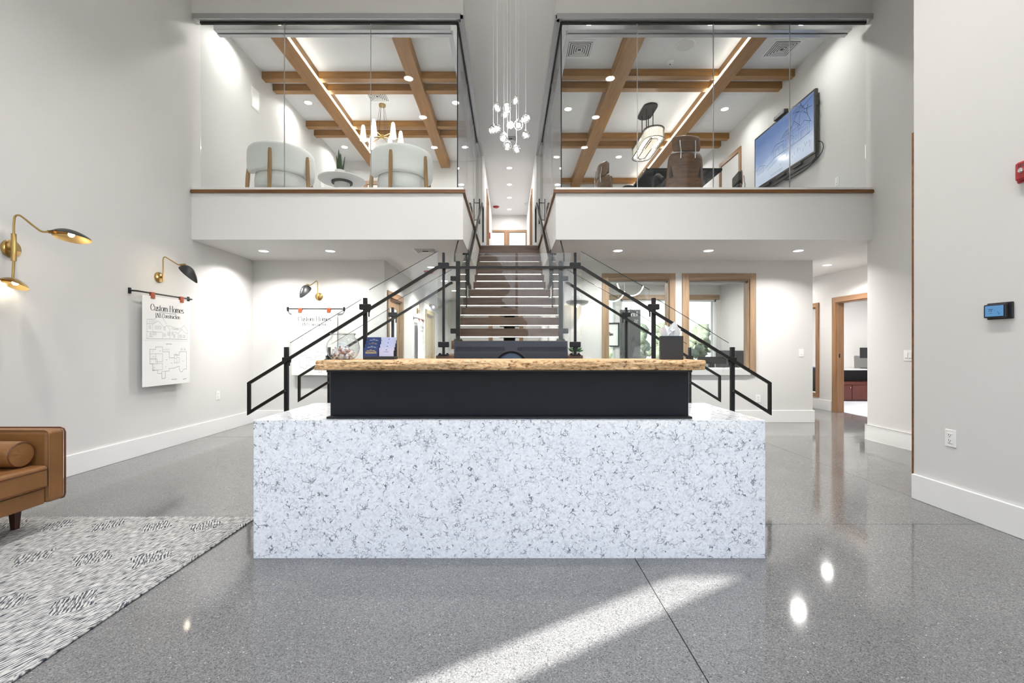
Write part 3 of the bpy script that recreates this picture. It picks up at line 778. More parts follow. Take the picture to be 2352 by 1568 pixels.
bx('corner_post', 'gasket', (XG - .006, XG + .006, YG - .006, YG + .006, ZB + .036, ZH), g2)
for s, nm, n_ in ((-1, 'armchair room', 6), (1, 'meeting room', 7)):
    x = s * XG
    r = thing('window_%d' % n_, (x, YG, ZB), 'glass side wall of the %s along the stairwell' % nm, 'glass wall', kind='structure')
    ys = [YG + .01, 7.05, 8.35, 9.72]
    for a, b_ in zip(ys, ys[1:]):
        bx('pane', 'pane', (x - .005, x + .005, a + .004, b_ - .004, ZB + .036, ZH - .02), r)
    for e in ys[1:-1]:
        bx('joint_strip', 'aluminium', (x - .0055, x + .0055, e - .004, e + .004, ZB + .036, ZH - .02), r)
    bx('head_gasket', 'gasket', (x - .015, x + .015, YG, 9.72, ZH - .028, ZH), r)
    bx('head_trim', 'aluminium', (s * (XC - .012), s * (XC + .05), YF, 9.74, ZH - .005, ZH + .05), r)
    bx('head_rail', 'aluminium', (s * (XG + .08), s * (XG + .14), YG + .2, 9.6, ZH - .03, ZH + .03), r)
    bx('door_closer', 'aluminium', (s * (XG - .035), s * (XG - .006), 9.05, 9.6, ZH - .09, ZH - .03), r)
    pull = MB().tube([(s * (XG - .06), 9.06, 3.62), (s * (XG - .06), 9.06, 4.12)], .013, 10)
    pull.tube([(s * (XG - .06), 9.06, 3.70), (s * (XG - .005), 9.06, 3.70)], .009, 8)
    pull.tube([(s * (XG - .06), 9.06, 4.04), (s * (XG - .005), 9.06, 4.04)], .009, 8)
    pull.build('pull_handle', 'black_metal', r, smooth=40)

# --- timber ceiling grids upstairs
def beam(dims, mat, label, led=None):
    o = bx('ceiling_beam', mat, dims, None, 0.004)
    tag(o, label, 'beam')
    if led: 
        bx('light_strip', 'led_warm', led, o)
for x0, x1, y1, led, lb in ((-3.286, -3.06, 10.8, (-3.06, -3.045, 5.87, 10.78, 5.435, 5.455), 'long timber ceiling beam with light strip in armchair room'),
                            (-1.62, -1.412, 10.8, None, 'long unlit timber ceiling beam in armchair room'),
                            (1.62, 1.865, 12.1, None, 'long unlit timber ceiling beam in meeting room'),
                            (3.325, 3.545, 12.1, (3.31, 3.325, 5.87, 12.08, 5.435, 5.455), 'long timber ceiling beam with light strip in meeting room')):
    beam((x0, x1, YF + .14, y1 - .003, 5.418, ZC), 'beam_wood', lb, led)
ORDER = ['first', 'second', 'third', 'fourth', 'fifth']
for k, y in enumerate((7.30, 7.64, 8.88, 9.25)):
    beam((XL, -XC - .08, y, y + .12, 5.475, ZC), 'beam_wood_x', ORDER[k] + ' cross beam from the glass front in armchair room')
for k, y in enumerate((7.23, 7.57, 9.39, 9.75, 11.88)):
    beam((XC + .08, XR, y, y + .12, 5.475, ZC), 'beam_wood_x', ORDER[k] + ' cross beam from the glass front in meeting room')
# ================================================================== STAIRCASE
ZL, Y0, YL, G, R_ = 1.085, 5.47, 4.42, 0.278, None
R_ = (ZF - ZL) / 13
st = thing('staircase', (0, 5.0, 0), 'floating wood staircase with lit treads on a black central stringer', 'staircase')
bx('landing', 'tread_wood', (-0.715, 0.715, YL, 5.62, ZL - .09, ZL), st, .006)
def light_bar(x0, x1, y, z, par):
    bx('light_strip', 'led', (x0, x1, y, y + .014, z - .009, z - .001), par)
for k in range(12):
    y = Y0 + k * G; z = ZL + R_ * (k + 1)
    hw = 0.70 if k == 0 else (0.665 if k < 5 else (0.62 if k == 5 else 0.565))
    t = bx('tread', 'tread_wood', (-hw, hw, y, y + .315, z - .10, z), st, .005)
    if k > 0:
        light_bar(-hw + .03, hw - .03, y + .018, z - .10, t)
bx('top_riser', 'tread_wood', (-0.575, 0.575, 8.79, 8.84, ZF - R_, ZF - .01), st)
sl = R_ / G
def zs(y): return ZL + R_ * (y - Y0) / G
MB().prism([(5.35, ZL - .09), (5.35, ZL - .34), (5.75, ZL - .34), (8.84, zs(8.84) - .42), (8.84, zs(8.84) - .10), (Y0 + .1, zs(Y0 + .1) - .06)], 'X', -0.07, 0.07).build('stringer', 'black_metal', st)
for k in range(12):
    y = Y0 + k * G; z = ZL + R_ * (k + 1) - .101
    MB().box(-0.13, 0.13, y + .03, y + .27, z - .014, z).prism([(y + .06, z - .014), (y + .26, z - .014), (y + .26, z - .03), (y + .16, z - .12), (y + .06, z - .10)], 'X', -0.075, -0.06).prism([(y + .06, z - .014), (y + .26, z - .014), (y + .26, z - .03), (y + .16, z - .12), (y + .06, z - .10)], 'X', 0.06, 0.075).build('tread_bracket', 'black_metal', st)
MB().box(-0.10, 0.10, 5.36, 5.56, 0, ZL - .09).build('column', 'black_metal', st)
for s in (-1, 1):
    for k in range(5):
        z = ZL - (k + 1) * ZL / 6; x = .70 + .28 * k
        t = bx('tread', 'tread_wood', (s * x, s * (x + .31), YL + .02, 5.56, z - .085, z), st, .005)
        bx('light_strip', 'led', (s * (x + .285), s * (x + .297), YL + .06, 5.52, z - .094, z - .086), t)
    MB().prism([(s * .60, ZL - .09), (s * .60, ZL - .34), (s * 2.32, 0), (s * 2.36, .10)], 'Y', 4.92, 5.06).build('stringer', 'black_metal', st)

def post(par, x, y, z0, z1, w=.015, d=.02):
    p = bx('post', 'black_metal', (x - w, x + w, y - d, y + d, z0 + .002, z1), par, .002)
    MB().box(x - .05, x + .05, y - .045, y + .045, z0, z0 + .010).build('base_plate', 'black_metal', p)
    for ax in (-.036, .036):
        for ay in (-.03, .03):
            MB().lathe([(.007, 0), (.007, .009), (.004, .012)], (x + ax, y + ay, z0 + .010), 8).build('bolt', 'black_metal', p)
    return p
def clamp(par, x, y, z, w=.052, h=.027):
    return bx('glass_clamp', 'black_metal', (x - w, x + w, y - .026, y + .026, z - h, z + h), par, .006)
def hook(par, x, y, z):
    MB().tube([(x, y - .02, z), (x, y - .045, z - .02), (x, y - .045, z - .06)], .007, 8).build('rail_bracket', 'black_metal', par, smooth=40)
# landing rail
lr = thing('stair_railing', (0, 4.45, ZL), 'glass railing across the stair landing between two black posts', 'railing')
for s in (-1, 1):
    post(lr, s * .643, 4.45, ZL, 2.086, .011, .02)
    clamp(lr, s * .643, 4.45, 1.962); clamp(lr, s * .643, 4.45, 1.19)
    hook(lr, s * .625, 4.45, 1.93)
bx('pane', 'pane_rail', (-.60, .60, 4.444, 4.456, ZL + .05, 2.085), lr)
MB().tube([(-.70, 4.405, 1.935), (.70, 4.405, 1.935)], .011, square=True, ry=.017).build('handrail', 'bronze_metal', lr)
def rail_side(s, y, label, own_top):
    r = thing('stair_railing', (s * 1.45, y, 0), label, 'railing')
    zz = lambda x: 1.935 - .616 * (abs(x) - .70)
    for x, zb, zt in ((1.41, ZL - 3 * ZL / 6, 1.645), (2.18, 0, 1.165)):
        post(r, s * x, y, zb, zt, .017 if y < 5 else .014)
        clamp(r, s * x, y, zz(x) + (.06 if x < 2 else .015), .052 if x < 2 else .034)
        hook(r, s * (x - .05), y, zz(x) + .02)
    if own_top:
        post(r, s * .62, y, ZL + R_ if y > 5 else ZL, 2.20, .024, .03)
        clamp(r, s * .66, y, zz(.66) + .035, .05); clamp(r, s * .66, y, 1.36, .05, .03)
    for xa, xb, za, zb in ((.70, 1.37, 2.10, 1.725), (1.45, 2.145, 1.63, 1.205)):
        MB().prism([(s * xa, za), (s * xb, zb), (s * xb, zb - .98), (s * xa, za - .98)], 'Y', y - .006, y + .006).build('pane', 'pane_rail', r)
        MB().tube([(s * xa, y, za + .001), (s * xb, y, zb + .001)], .003, 6).build('pane_edge', 'glass_edge', r)
    yo = y - .045
    MB().tube([(s * .68, yo, zz(.70)), (s * .70, yo, zz(.70)), (s * 2.52, yo, .815), (s * 2.52, yo, .53), (s * 2.17, yo, .746)], .012, square=True, ry=.014, up=(0, 1, 0)).build('handrail', 'bronze_metal', r)
    return r
rail_side(-1, 4.45, 'front glass railing of the flight on the fishbowl side', False)
rail_side(1, 4.45, 'front glass railing of the flight on the office window side', False)
rail_side(-1, 5.50, 'rear glass railing of the flight on the fishbowl side', True)
rail_side(1, 5.50, 'rear glass railing of the flight on the office window side', True)
for s in (-1, 1):
    r = thing('stair_handrail', (s * .55, 7.2, ZL + 1), 'black handrail climbing to the upper floor on the %s side' % ('armchair room' if s < 0 else 'meeting room'), 'handrail')
    x = s * .535
    hz = lambda y: 2.24 + .568 * (y - 5.85)
    MB().tube([(x, 6.22, hz(5.95) - .32), (x, 5.93, hz(5.95) - .30), (x, 5.93, hz(5.93)), (x, 8.90, hz(8.90)), (x, 9.25, hz(8.92)), (x, 9.25, 3.3)], .016, square=True, ry=.022, up=(1, 0, 0)).build('handrail', 'bronze_metal', r)
    for y in (6.4, 7.5, 8.6):
        MB().tube([(x, y, hz(y) - .02), (x, y, hz(y) - .07), (s * XC, y, hz(y) - .07)], .008, 8).box(s * (XC - .008), s * (XC + .0), y - .03, y + .03, hz(y) - .12, hz(y) - .02).build('wall_bracket', 'black_metal', r)
    p = bx('post', 'black_metal', (s * .62 - .012, s * .62 + .012, 6.52, 6.56, ZL + 4 * R_ + .0, 2.5), r)
    bx('base_plate', 'black_metal', (s * .62 - .03, s * .62 + .03, 6.49, 6.59, ZL + 4 * R_, ZL + 4 * R_ + .01), p)
    bx('cap_plate', 'black_metal', (s * .62 - .05, s * .62 + .05, 6.51, 6.57, 2.495, 2.51), p)
    MB().prism([(5.56, ZL + .2), (6.46, zs(6.46) + .12), (6.46, 2.49), (5.56, 2.06)], 'X', s * .62 - .006, s * .62 + .006).build('pane', 'pane_rail', r)
    MB().tube([(s * .66, 5.50, 2.20), (s * .66, 5.52, 2.30), (s * .645, 5.72, 2.50)], .009, 8).build('safety_bar', 'black_metal', r, smooth=40)

# ================================================================== RECEPTION DESK
DX, DY0, DY1, DZ = 1.409, 2.505, 3.29, 0.76
dk = thing('reception_desk', (0, 2.9, 0), 'white speckled quartz reception desk with waterfall sides', 'desk')
bx('front_panel', 'quartz', (-DX, DX, DY0, DY0 + .03, 0, DZ), dk, .0015)
for s in (-1, 1): bx('side_panel', 'quartz', (s * (DX - .03), s * DX, DY0 + .03, DY1, 0, DZ - .03), dk)
bx('desktop', 'quartz', (-DX, DX, DY0 + .03, DY1, DZ - .03, DZ), dk, .0015)
bx('modesty_panel', 'black_plastic', (-DX + .03, DX - .03, DY1 - .2, DY1 - .18, 0.1, DZ - .03), dk)
ib = thing('steel_beam', (0, 2.64, DZ), 'black steel I-beam carrying the raised counter', 'steel beam')
bx('web', 'beam_steel', (-1.028, 1.028, 2.615, 2.63, DZ + .012, 1.022), ib)
bx('bottom_flange', 'black_metal', (-1.028, 1.028, 2.555, 2.72, DZ, DZ + .012), ib, .002)
bx('top_flange', 'black_metal', (-1.028, 1.028, 2.555, 2.72, 1.022, 1.036), ib, .002)
# live-edge counter: rough front and ends, flat top
def slab():
    ns = 150; prof = 9
    x0, x1, ya, yb, z0, z1 = -1.078, 1.083, 2.49, 2.90, 1.0365, 1.090
    def fn(u, v):
        # v runs round the front edge from the top to the underside; u along the slab
        x = x0 + (x1 - x0) * u
        n1 = noise.noise(Vector((x * 3.1, 1.7, v * 1.5))) * .016 + noise.noise(Vector((x * 14, v * 4, 4.2))) * .008 + noise.noise(Vector((x * 46, v * 11, 9.2))) * .004
        bulge = math.sin(PI * v) ** .6 * .014
        y = ya - bulge + n1
        z = z1 - (z1 - z0) * v
        if 0 < v < 1: z += noise.noise(Vector((x * 20, v * 7, 2.0))) * .003
        endk = min(1, (u) * 28) if u < .5 else min(1, (1 - u) * 28)
        y += (1 - endk) ** 2 * .03
        xx = x + (.025 * (1 - v) * (1 if u == 0 else 0))
        return (xx, y, z)
    front = MB().grid(fn, ns, prof)
    top = [fn(i / (ns - 1), 0) for i in range(ns)]; bot = [fn(i / (ns - 1), 1) for i in range(ns)]
    front.add(top + [(x1, yb, z1), (x0 + .02, yb, z1)], [tuple(range(ns + 2))])
    front.add(bot + [(x1, yb, z0), (x0, yb, z0)], [tuple(range(ns + 2))[::-1]])
    L = [fn(0, j / (prof - 1)) for j in range(prof)]; R = [fn(1, j / (prof - 1)) for j in range(prof)]
    front.add(L + [(x0, yb, z0), (x0 + .02, yb, z1)], [tuple(range(prof + 2))])
    front.add(R + [(x1, yb, z0), (x1, yb, z1)], [tuple(range(prof + 2))[::-1]])
    front.add([(x0 + .02, yb, z1), (x1, yb, z1), (x1, yb, z0), (x0, yb, z0)], [(0, 1, 2, 3)])
    o = front.build('counter_slab', 'live_edge', smooth=35)
    tag(o, 'tan live-edge counter slab on top of the black steel beam', 'counter')
slab()
ZT = 1.0905
# --- fishbowl and its sweets
bc = Vector(P(788, 826, 2.69)); bc = Vector((bc.x, 2.69, ZT))
fb = thing('fishbowl', tuple(bc), 'round clear glass fishbowl of wrapped candies on the counter', 'bowl')
prof = [(.055, .003), (.062, .002), (.078, .018), (.092, .048), (.095, .072), (.089, .10), (.074, .122), (.064, .132), (.066, .142), (.071, .148)]
inner = [(r - .0025, h + .0025) for r, h in prof]
MB().lathe(prof, bc, 36).build('bowl_shell', 'bowl_glass', fb, smooth=60)
MB().lathe([(.071, .148), (.0735, .151), (.071, .154), (.067, .152), (.0665, .148)], bc, 36, closed=True).build('rim', 'bowl_glass', fb, smooth=60)
cm = []
random.seed(3)
def candy_mesh(i):
    mb = MB()
    w = .012
    mb.lathe([(.001, -.007), (.009, -.006), (.0115, 0), (.009, .006), (.001, .007)], (0, 0, 0), 9)
    for s in (-1, 1):
        mb.add([(s * .010, -.002, 0), (s * .010, .002, 0), (s * .021, .009, .004), (s * .020, -.009, -.003)], [(0, 1, 2, 3)])
    return mb
protos = []
n_c = 0
spots = []
for lay, (zz_, rr, cnt) in enumerate(((.012, .034, 9), (.024, .050, 13), (.037, .058, 15), (.049, .046, 10), (.058, .026, 5))):
    for k in range(cnt):
        a = 2 * PI * (k + lay * .37) / cnt + random.uniform(-.1, .1)
        r = rr * (0.98 if k % 3 else .5)
        spots.append((bc.x + r * math.cos(a), bc.y + r * math.sin(a), bc.z + zz_ + random.uniform(-.003, .004)))
for i, sp in enumerate(spots):
    br = i % 4 == 1
    key = 1 if br else 0
    if len(protos) < 2 and (not protos or key == 1) :
        o = candy_mesh(i).build('wrapped_candy', ('candy_white', 'candy_brown')[key], smooth=50, loc=(0, 0, 0)); protos.append(o)
    else:
        o = protos[min(key, len(protos) - 1)].copy(); C.objects.link(o)
    o.location = sp; o.rotation_euler = [random.uniform(0, 6.28) for _ in range(3)]
    tag(o, 'small brown wrapped candy in the fishbowl' if br else 'small white wrapped candy in the fishbowl', 'candy', 'brown candies in the fishbowl' if br else 'white candies in the fishbowl')
# --- card holder
cx0, cx1 = P(834, 0, 2.66)[0], P(905, 0, 2.66)[0]
ch = thing('card_holder', ((cx0 + cx1) / 2, 2.68, ZT), 'black two-column business card holder on the counter', 'card holder')
hb = MB().box(cx0, cx1, 2.655, 2.75, ZT, ZT + .018).build('holder_base', 'black_plastic', ch, bevel=.002)
mid = (cx0 + cx1) / 2
for k in range(4):
    MB().box(cx0 + .002, cx1 - .002, 2.672 + k * .02, 2.676 + k * .02, ZT + .018, ZT + .018 + .03 + k * .022).build('divider', 'black_plastic', ch)
TIER = ['lowest', 'second lowest', 'second highest', 'highest']
for k in range(4):
    y = 2.664 + k * .02; z0 = ZT + .0185 + k * .021; h = .052 - (0.012 if k else 0)
    for side in (0, 1):
        a, b_ = (cx0 + .004, mid - .003) if side == 0 else (mid + .003, cx1 - .004)
        q = MB().box(a, b_, y - .003, y + .003, z0 if k == 0 else z0 + .012, z0 + .05)
        o = q.build('business_card', 'navy_card' if side == 0 else 'pale_card', loc=(a, y, z0))
        tag(o, '%s %s business card in the counter holder' % (TIER[k], 'navy' if side == 0 else 'pale lavender'), 'card', 'navy business cards' if side == 0 else 'lavender business cards')
        put = lambda u, v: (u, y - .0035, v)
        m2 = MB(); c_ = (a + b_) / 2; zb = z0 + .026
        if side == 0:
            w = .031
            roof = [(-1, .0), (-.78, .34), (-.70, .34), (-.70, .62), (-.60, .62), (-.60, .52), (-.42, .36), (-.02, 1.0), (.36, .44), (.52, .62), (.62, .52), (1, .0)]
            stroke_quads(m2, [(c_ + w * p_, zb + .013 * q_) for p_, q_ in roof], lambda q_: .0022, put, 0)
            for p0, p1 in ((-.62, -.3), (-.2, .16), (.34, .7)):
                stroke_quads(m2, [(c_ + w * p0, zb), (c_ + w * (p0 + p1) / 2, zb + .006), (c_ + w * p1, zb)], lambda q_: .0018, put, 0)
            if k == 0: stroke_quads(m2, [(c_ - w, zb - .006), (c_ + w, zb - .006)], lambda q_: .0045, put, 0)
            m2.build('house_logo', 'gold_ink' if k in (0, 2) else 'silver_ink', o)
        else:
            stroke_quads(m2, [(c_ - .014, zb), (c_ + .014, zb)], lambda q_: .0016, put, 0)
            stroke_quads(m2, [(c_ - .001, zb + .012), (c_ + .003, zb + .012)], lambda q_: .004, put, 0)
            m2.build('print_line', 'navy_card', o)
# --- tissue box
tx, ty, th = P(1544, 0, 2.68)[0], 2.70, .137
tb = thing('tissue_box', (tx, ty, ZT), 'square black tissue box on the counter', 'tissue box')
M = Matrix.Translation((tx, ty, ZT)) @ Matrix.Rotation(math.radians(-14), 4, 'Z')
a = .062
MB().box(-a, a, -a, a, 0, th - .006).xform(M).build('box_body', 'box_black', tb, bevel=.002)
lid = MB()
for (x0, x1, y0, y1) in ((-a, a, -a, -.03), (-a, a, .03, a), (-a, -.045, -.03, .03), (.045, a, -.03, .03)): lid.box(x0, x1, y0, y1, th - .006, th)
lid.xform(M).build('box_lid', 'box_black', tb)
tm = MB()
for (bx0, lean, rot, w0, hgt, ph) in ((-.004, -.030, .15, .040, .066, .0), (.006, .012, -.35, .036, .082, 1.3), (.0, .038, .5, .028, .058, 2.4)):
    def tis(u, v, bx0=bx0, lean=lean, rot=rot, w0=w0, hgt=hgt, ph=ph):
        s = 2 * u - 1
        w = .010 + w0 * math.sin(PI * min(.78, .12 + v * .66))
        x = s * w + bx0 + lean * v * v
        y = .010 * math.sin(s * 4.2 + ph) * (.35 + v) + .006 * math.sin(s * 9 + 2 * ph) * v
        z = th - .03 + (hgt + .03) * v * (1 - .30 * abs(s) ** 1.6 * v + .05 * math.sin(5 * s + ph))
        q = Matrix.Rotation(rot, 3, 'Z') @ Vector((x, y, 0))
        return M @ Vector((q.x, max(-.028, min(.028, q.y)), z))
    tm.grid(tis, 22, 12)
o = tm.build('tissue', 'tissue', smooth=70, loc=(tx, ty, ZT + th - .01)); tag(o, 'white tissue pulled up from the black box', 'tissue')
# --- monitor
mx0, mx1 = P(1045, 0, 3.05)[0], P(1302, 0, 3.05)[0]; mc = (mx0 + mx1) / 2; mw = mx1 - mx0
mo = thing('monitor', (mc, 3.05, DZ), 'wide curved black monitor seen from behind on the desk', 'monitor')
def mback(u, v):
    x = (u - .5) * mw; z = .855 + (1.204 - .855) * v
    y = 3.05 - .035 + .14 * (1 - (2 * u - 1) ** 2) * -.12 - .02 * math.sin(PI * min(1, max(0, v))) ** .5
    return (mc + x, y, z - .004 * (2 * u - 1) ** 2 * (1 if v > .5 else 0))
shell = MB().grid(mback, 41, 9)
fr = lambda u, v: (mback(u, v)[0], 3.05 + .012 - .05 * (1 - (2 * u - 1) ** 2) + .03, mback(u, v)[2])
shell.grid(fr, 41, 9)
for v in (0, 1):
    ring = [mback(i / 40, v) for i in range(41)]; ring2 = [fr(i / 40, v) for i in range(41)]
    shell.add(ring + ring2, [(i, i + 1, 42 + i, 41 + i) for i in range(40)])
for u in (0, 1):
    c1 = [mback(u, j / 8) for j in range(9)]; c2 = [fr(u, j / 8) for j in range(9)]
    shell.add(c1 + c2, [(j, j + 1, 10 + j, 9 + j) for j in range(8)])
hs = shell.build('back_shell', 'monitor_back', mo, smooth=40)
for k in range(48):
    for s in (-1, 1):
        x = s * (.012 + k * .0072)
        if abs(x) > mw / 2 - .045: continue
        q = lambda xx, v: mback(min(.99, max(.01, .5 + xx / mw)), v)[1] - .0012
        MB().tube([(mc + x, q(x, .08), .885), (mc + x + s * .035, q(x + s * .035, .86), 1.165)], .0014, 4).build('rib', 'monitor_back', hs)
yb = mback(.5, .5)[1]
MB().lathe([(.118, yb + .01), (.118, yb - .012), (.108, yb - .016), (.100, yb - .012), (.098, yb)], (mc + .002, 0, 1.03), 40, 'Y').build('hub_ring', 'black_plastic', mo, smooth=40)
MB().lathe([(.001, yb - .012), (.08, yb - .010), (.098, yb - .002)], (mc + .002, 0, 1.03), 40, 'Y').build('hub_disc', 'monitor_disc', mo, smooth=40)
MB().box(mc - .035, mc + .035, yb - .012, yb + .03, DZ + .015, 1.0).build('stand_neck', 'black_plastic', mo)
MB().box(mc - .13, mc + .13, 2.93, 3.15, DZ, DZ + .015).build('stand_foot', 'black_plastic', mo, bevel=.004)
# --- succulent on the landing
sp = Vector((.66, 4.56, ZL))
su = thing('succulent', tuple(sp), 'small green succulent on the stair landing by the railing post', 'plant')
MB().lathe([(.028, 0), (.036, .035), (.033, .035), (.027, .012)], sp, 14).build('pot', 'pot', su, smooth=40)
for k in range(12):
    a = k * 2.4; tl = .2 + .6 * (k / 12)
    d = Vector((math.cos(a) * (1 - tl * .6), math.sin(a) * (1 - tl * .6), tl)).normalized()
    b0 = sp + Vector((0, 0, .03))
    MB().tube([b0, b0 + d * .035, b0 + d * .065, b0 + d * .085], [.006, .012, .009, .001], 6).build('leaf', 'leaf_succulent', su, smooth=60)

# ================================================================== SOFA AND RUG
rg = MB().box(-4.2 + .4, -1.725, -0.35, 3.09, 0.0, 0.011).build('rug', 'rug_weave', bevel=.004)
tag(rg, 'woven grey and white chevron rug under the sofa', 'rug')
MB().tube([(-1.722, -0.35, .0065), (-1.722, 3.092, .0065), (-3.8, 3.092, .0065)], .0062, 8).build('bound_edge', 'rug_weave', rg, smooth=60)
so = thing('sofa', (-3.35, 1.9, 0.011), 'tan leather sofa against the wall with sconces', 'sofa')
SX0, SX1, SY0, SY1 = -3.82, -2.885, 0.75, 2.96
arm_d = .115
for nm, a, b_ in (('armrest', SY1 - arm_d, SY1), ('armrest', SY0, SY0 + arm_d)):
    ar = MB().box(SX0, SX1, a, b_, .185, .642).build(nm, 'leather', so, bevel=.028, bseg=4)
    yy = b_ if b_ == SY1 else a
    zs_ = [(SX0 + .03, .642), (SX1 - .03, .642), (SX1 - .008, .634), (SX1, .612), (SX1, .215), (SX1 - .008, .193), (SX1 - .03, .185)]
    MB().tube([(x, yy - (.006 if yy == SY1 else -.006), z) for x, z in zs_], .0055, 6).build('piping', 'piping', ar, smooth=60)
    yy = a if b_ == SY1 else b_
    MB().tube([(x, yy + (.006 if b_ == SY1 else -.006), z) for x, z in zs_[:5]], .0045, 6).build('piping', 'leather', ar, smooth=60)
MB().box(SX0, SX0 + .2, SY0 + arm_d, SY1 - arm_d, .185, .80).build('backrest', 'leather', so, bevel=.03, bseg=4)
MB().box(SX0 + .05, SX1 - .012, SY0 + arm_d + .002, SY1 - arm_d - .006, .187, .285).build('base_frame', 'leather', so, bevel=.008)
MB().box(SX0 + .2, SX1 + .012, SY0 + arm_d + .004, SY1 - arm_d - .004, .287, .43).build('seat_cushion', 'leather', so, bevel=.022, bseg=4)
for q in (.405, .300):
    MB().tube([(SX1 + .0125, SY0 + arm_d + .01, q), (SX1 + .0125, SY1 - arm_d - .008, q)], .003, 6).build('seam', 'piping', so, smooth=60)
for k in range(2):
    a = SY0 + arm_d + .01 + k * .99
    MB().box(SX0 + .2, SX0 + .36, a, a + .97, .432, .83).build('back_cushion', 'leather', so, bevel=.05, bseg=4)
for x, y in ((-3.13, 2.88), (-3.7, 2.88), (-3.13, .83), (-3.7, .83)):
    MB().lathe([(.02, .011), (.034, .186)], (x, y, 0), 4).xform(Matrix.Translation((x, y, 0)) @ Matrix.Rotation(PI / 4, 4, 'Z') @ Matrix.Translation((-x, -y, 0))).build('leg', 'leg_dark', so)
br_ = .078
by, bz = SY1 - arm_d - br_ - .012, .43 + br_ + .006
bo = thing('bolster', (-3.2, by, .43), 'tan leather bolster cushion leaning on the sofa arm', 'cushion')
xe = -2.955
MB().lathe([(.001, xe - .47), (br_ * .9, xe - .46), (br_, xe - .44), (br_, xe - .03), (br_ * .97, xe - .008), (br_ * .93, xe)], (0, by, bz), 30, 'X').build('bolster_body', 'leather', bo, smooth=60)
def cap(u, v):
    a = 2 * PI * u; r = br_ * .94 * v
    return (xe + .006 * (1 - v) + .0015 * math.sin(7 * a) * max(0, -math.cos(a + .6)) * v * (1 - v) * 2.5, by + r * math.cos(a), bz + r * math.sin(a))
MB().grid(cap, 60, 8, True).build('bolster_end', 'leather', bo, smooth=60)
MB().lathe([(br_ * .93, xe + .004), (br_ * .98, xe), (br_ * .95, xe - .005)], (0, by, bz), 36, 'X', closed=True).build('piping', 'piping', bo, smooth=60)
# ================================================================== RECESSED LIGHTS
_dl = {}
def downlight(x, y, z, label, group, power, r=.062, spread=170):
    t = thing('recessed_light', (0, 0, 0), label, 'light', group)
    if r not in _dl:
        ring = MB().lathe([(r, -.001), (r, -.006), (r + .014, -.004), (r + .016, 0)], (0, 0, 0), 26, closed=True).build('trim_ring', 'trim_white', t, smooth=50)
        lens = MB().lathe([(.0005, -.003), (r, -.003), (r, -.0015), (.0005, -.0015)], (0, 0, 0), 26).build('lens', 'lens', t)
        _dl[r] = (ring, lens)
    else:
        for q in _dl[r]:
            c = q.copy(); C.objects.link(c); c.parent = t
    t.location = (x, y, z)
    lamp(t, (0, 0, -.012), power, r * 1.9, spread)
    return t
ROW = ['front', 'middle', 'rear']; COL = ['near the outer wall', 'in the middle', 'near the stairwell']
for j, y in enumerate((6.37, 8.23, 10.05)):
    for i, x in enumerate((-3.64, -2.32, -0.97)):
        if (i, j) == (1, 1): continue
        downlight(x, y, ZC, 'recessed ceiling light of the armchair room, %s row, %s' % (ROW[j], COL[i]), 'armchair room ceiling lights', P_ROOM, spread=150)
for j, y in enumerate((6.30, 8.45, 10.57)):
    for i, x in enumerate((4.0, 2.755 if j == 0 else 2.54, 1.09)):
        if (i, j) == (1, 1): continue
        downlight(x, y, ZC, 'recessed ceiling light of the meeting room, %s row, %s' % (ROW[j], COL[i]), 'meeting room ceiling lights', P_ROOM, spread=150)
for k, y in enumerate((11.22, 12.36, 13.44, 14.58)):
    downlight(0, y, ZC, '%s recessed light along the upstairs hall ceiling' % ORDER[k], 'upstairs hall lights', P_HALL)
for k, y in enumerate((1.42, 2.74, 4.0)):
    for s in (-1, 1):
        downlight(s * 1.66, y, ZC, 'lobby ceiling light mirrored in the %s glass, %s from the door' % ('armchair room' if s < 0 else 'meeting room', ORDER[k]), 'lobby ceiling lights', P_LOBBY, .075, 115)
for x, y, lb in ((-3.43, 6.35, 'soffit light nearest the wall with the leather sofa'), (-2.50, 6.35, 'soffit light above the hanging plan on the back wall'),
                 (-1.31, 7.63, 'soffit light beside the ceiling vent in the passage'), (-1.31, 9.2, 'second soffit light along the stair passage'), (-1.31, 10.8, 'third soffit light along the stair passage'),
                 (1.51, 6.33, 'soffit light in front of the first office window'), (2.77, 6.33, 'soffit light between the two office windows'),
                 (4.02, 6.33, 'soffit light above the single light switch'), (5.19, 7.43, 'soffit light in the side passage by the doorway')):
    downlight(x, y, ZS, lb, 'soffit lights', P_SOFFIT, spread=140)
downlight(1.95, 8.6, ZS, 'office ceiling light seen through the window nearest the stairs', 'office ceiling lights', P_OFFICE)
downlight(3.35, 8.9, ZS, 'office ceiling light seen through the window beside the switch', 'office ceiling lights', P_OFFICE)
downlight(7.4, 8.4, ZS, 'added ceiling light brightening the carpeted office', 'office ceiling lights', P_OFFICE * 2.4)  # added lamp, stands in for the daylight of this room
downlight(5.25, 9.1, ZS, 'unseen fill light added farther along the side passage', 'soffit lights', P_SOFFIT * .6)  # hidden extra lamp, put in to brighten the side passage
downlight(0.1, 11.2, ZS, 'ceiling light behind the stairs', 'soffit lights', P_SOFFIT)
downlight(0.1, 8.9, 2.51, 'ceiling light under the upper stair landing', 'soffit lights', P_SOFFIT)

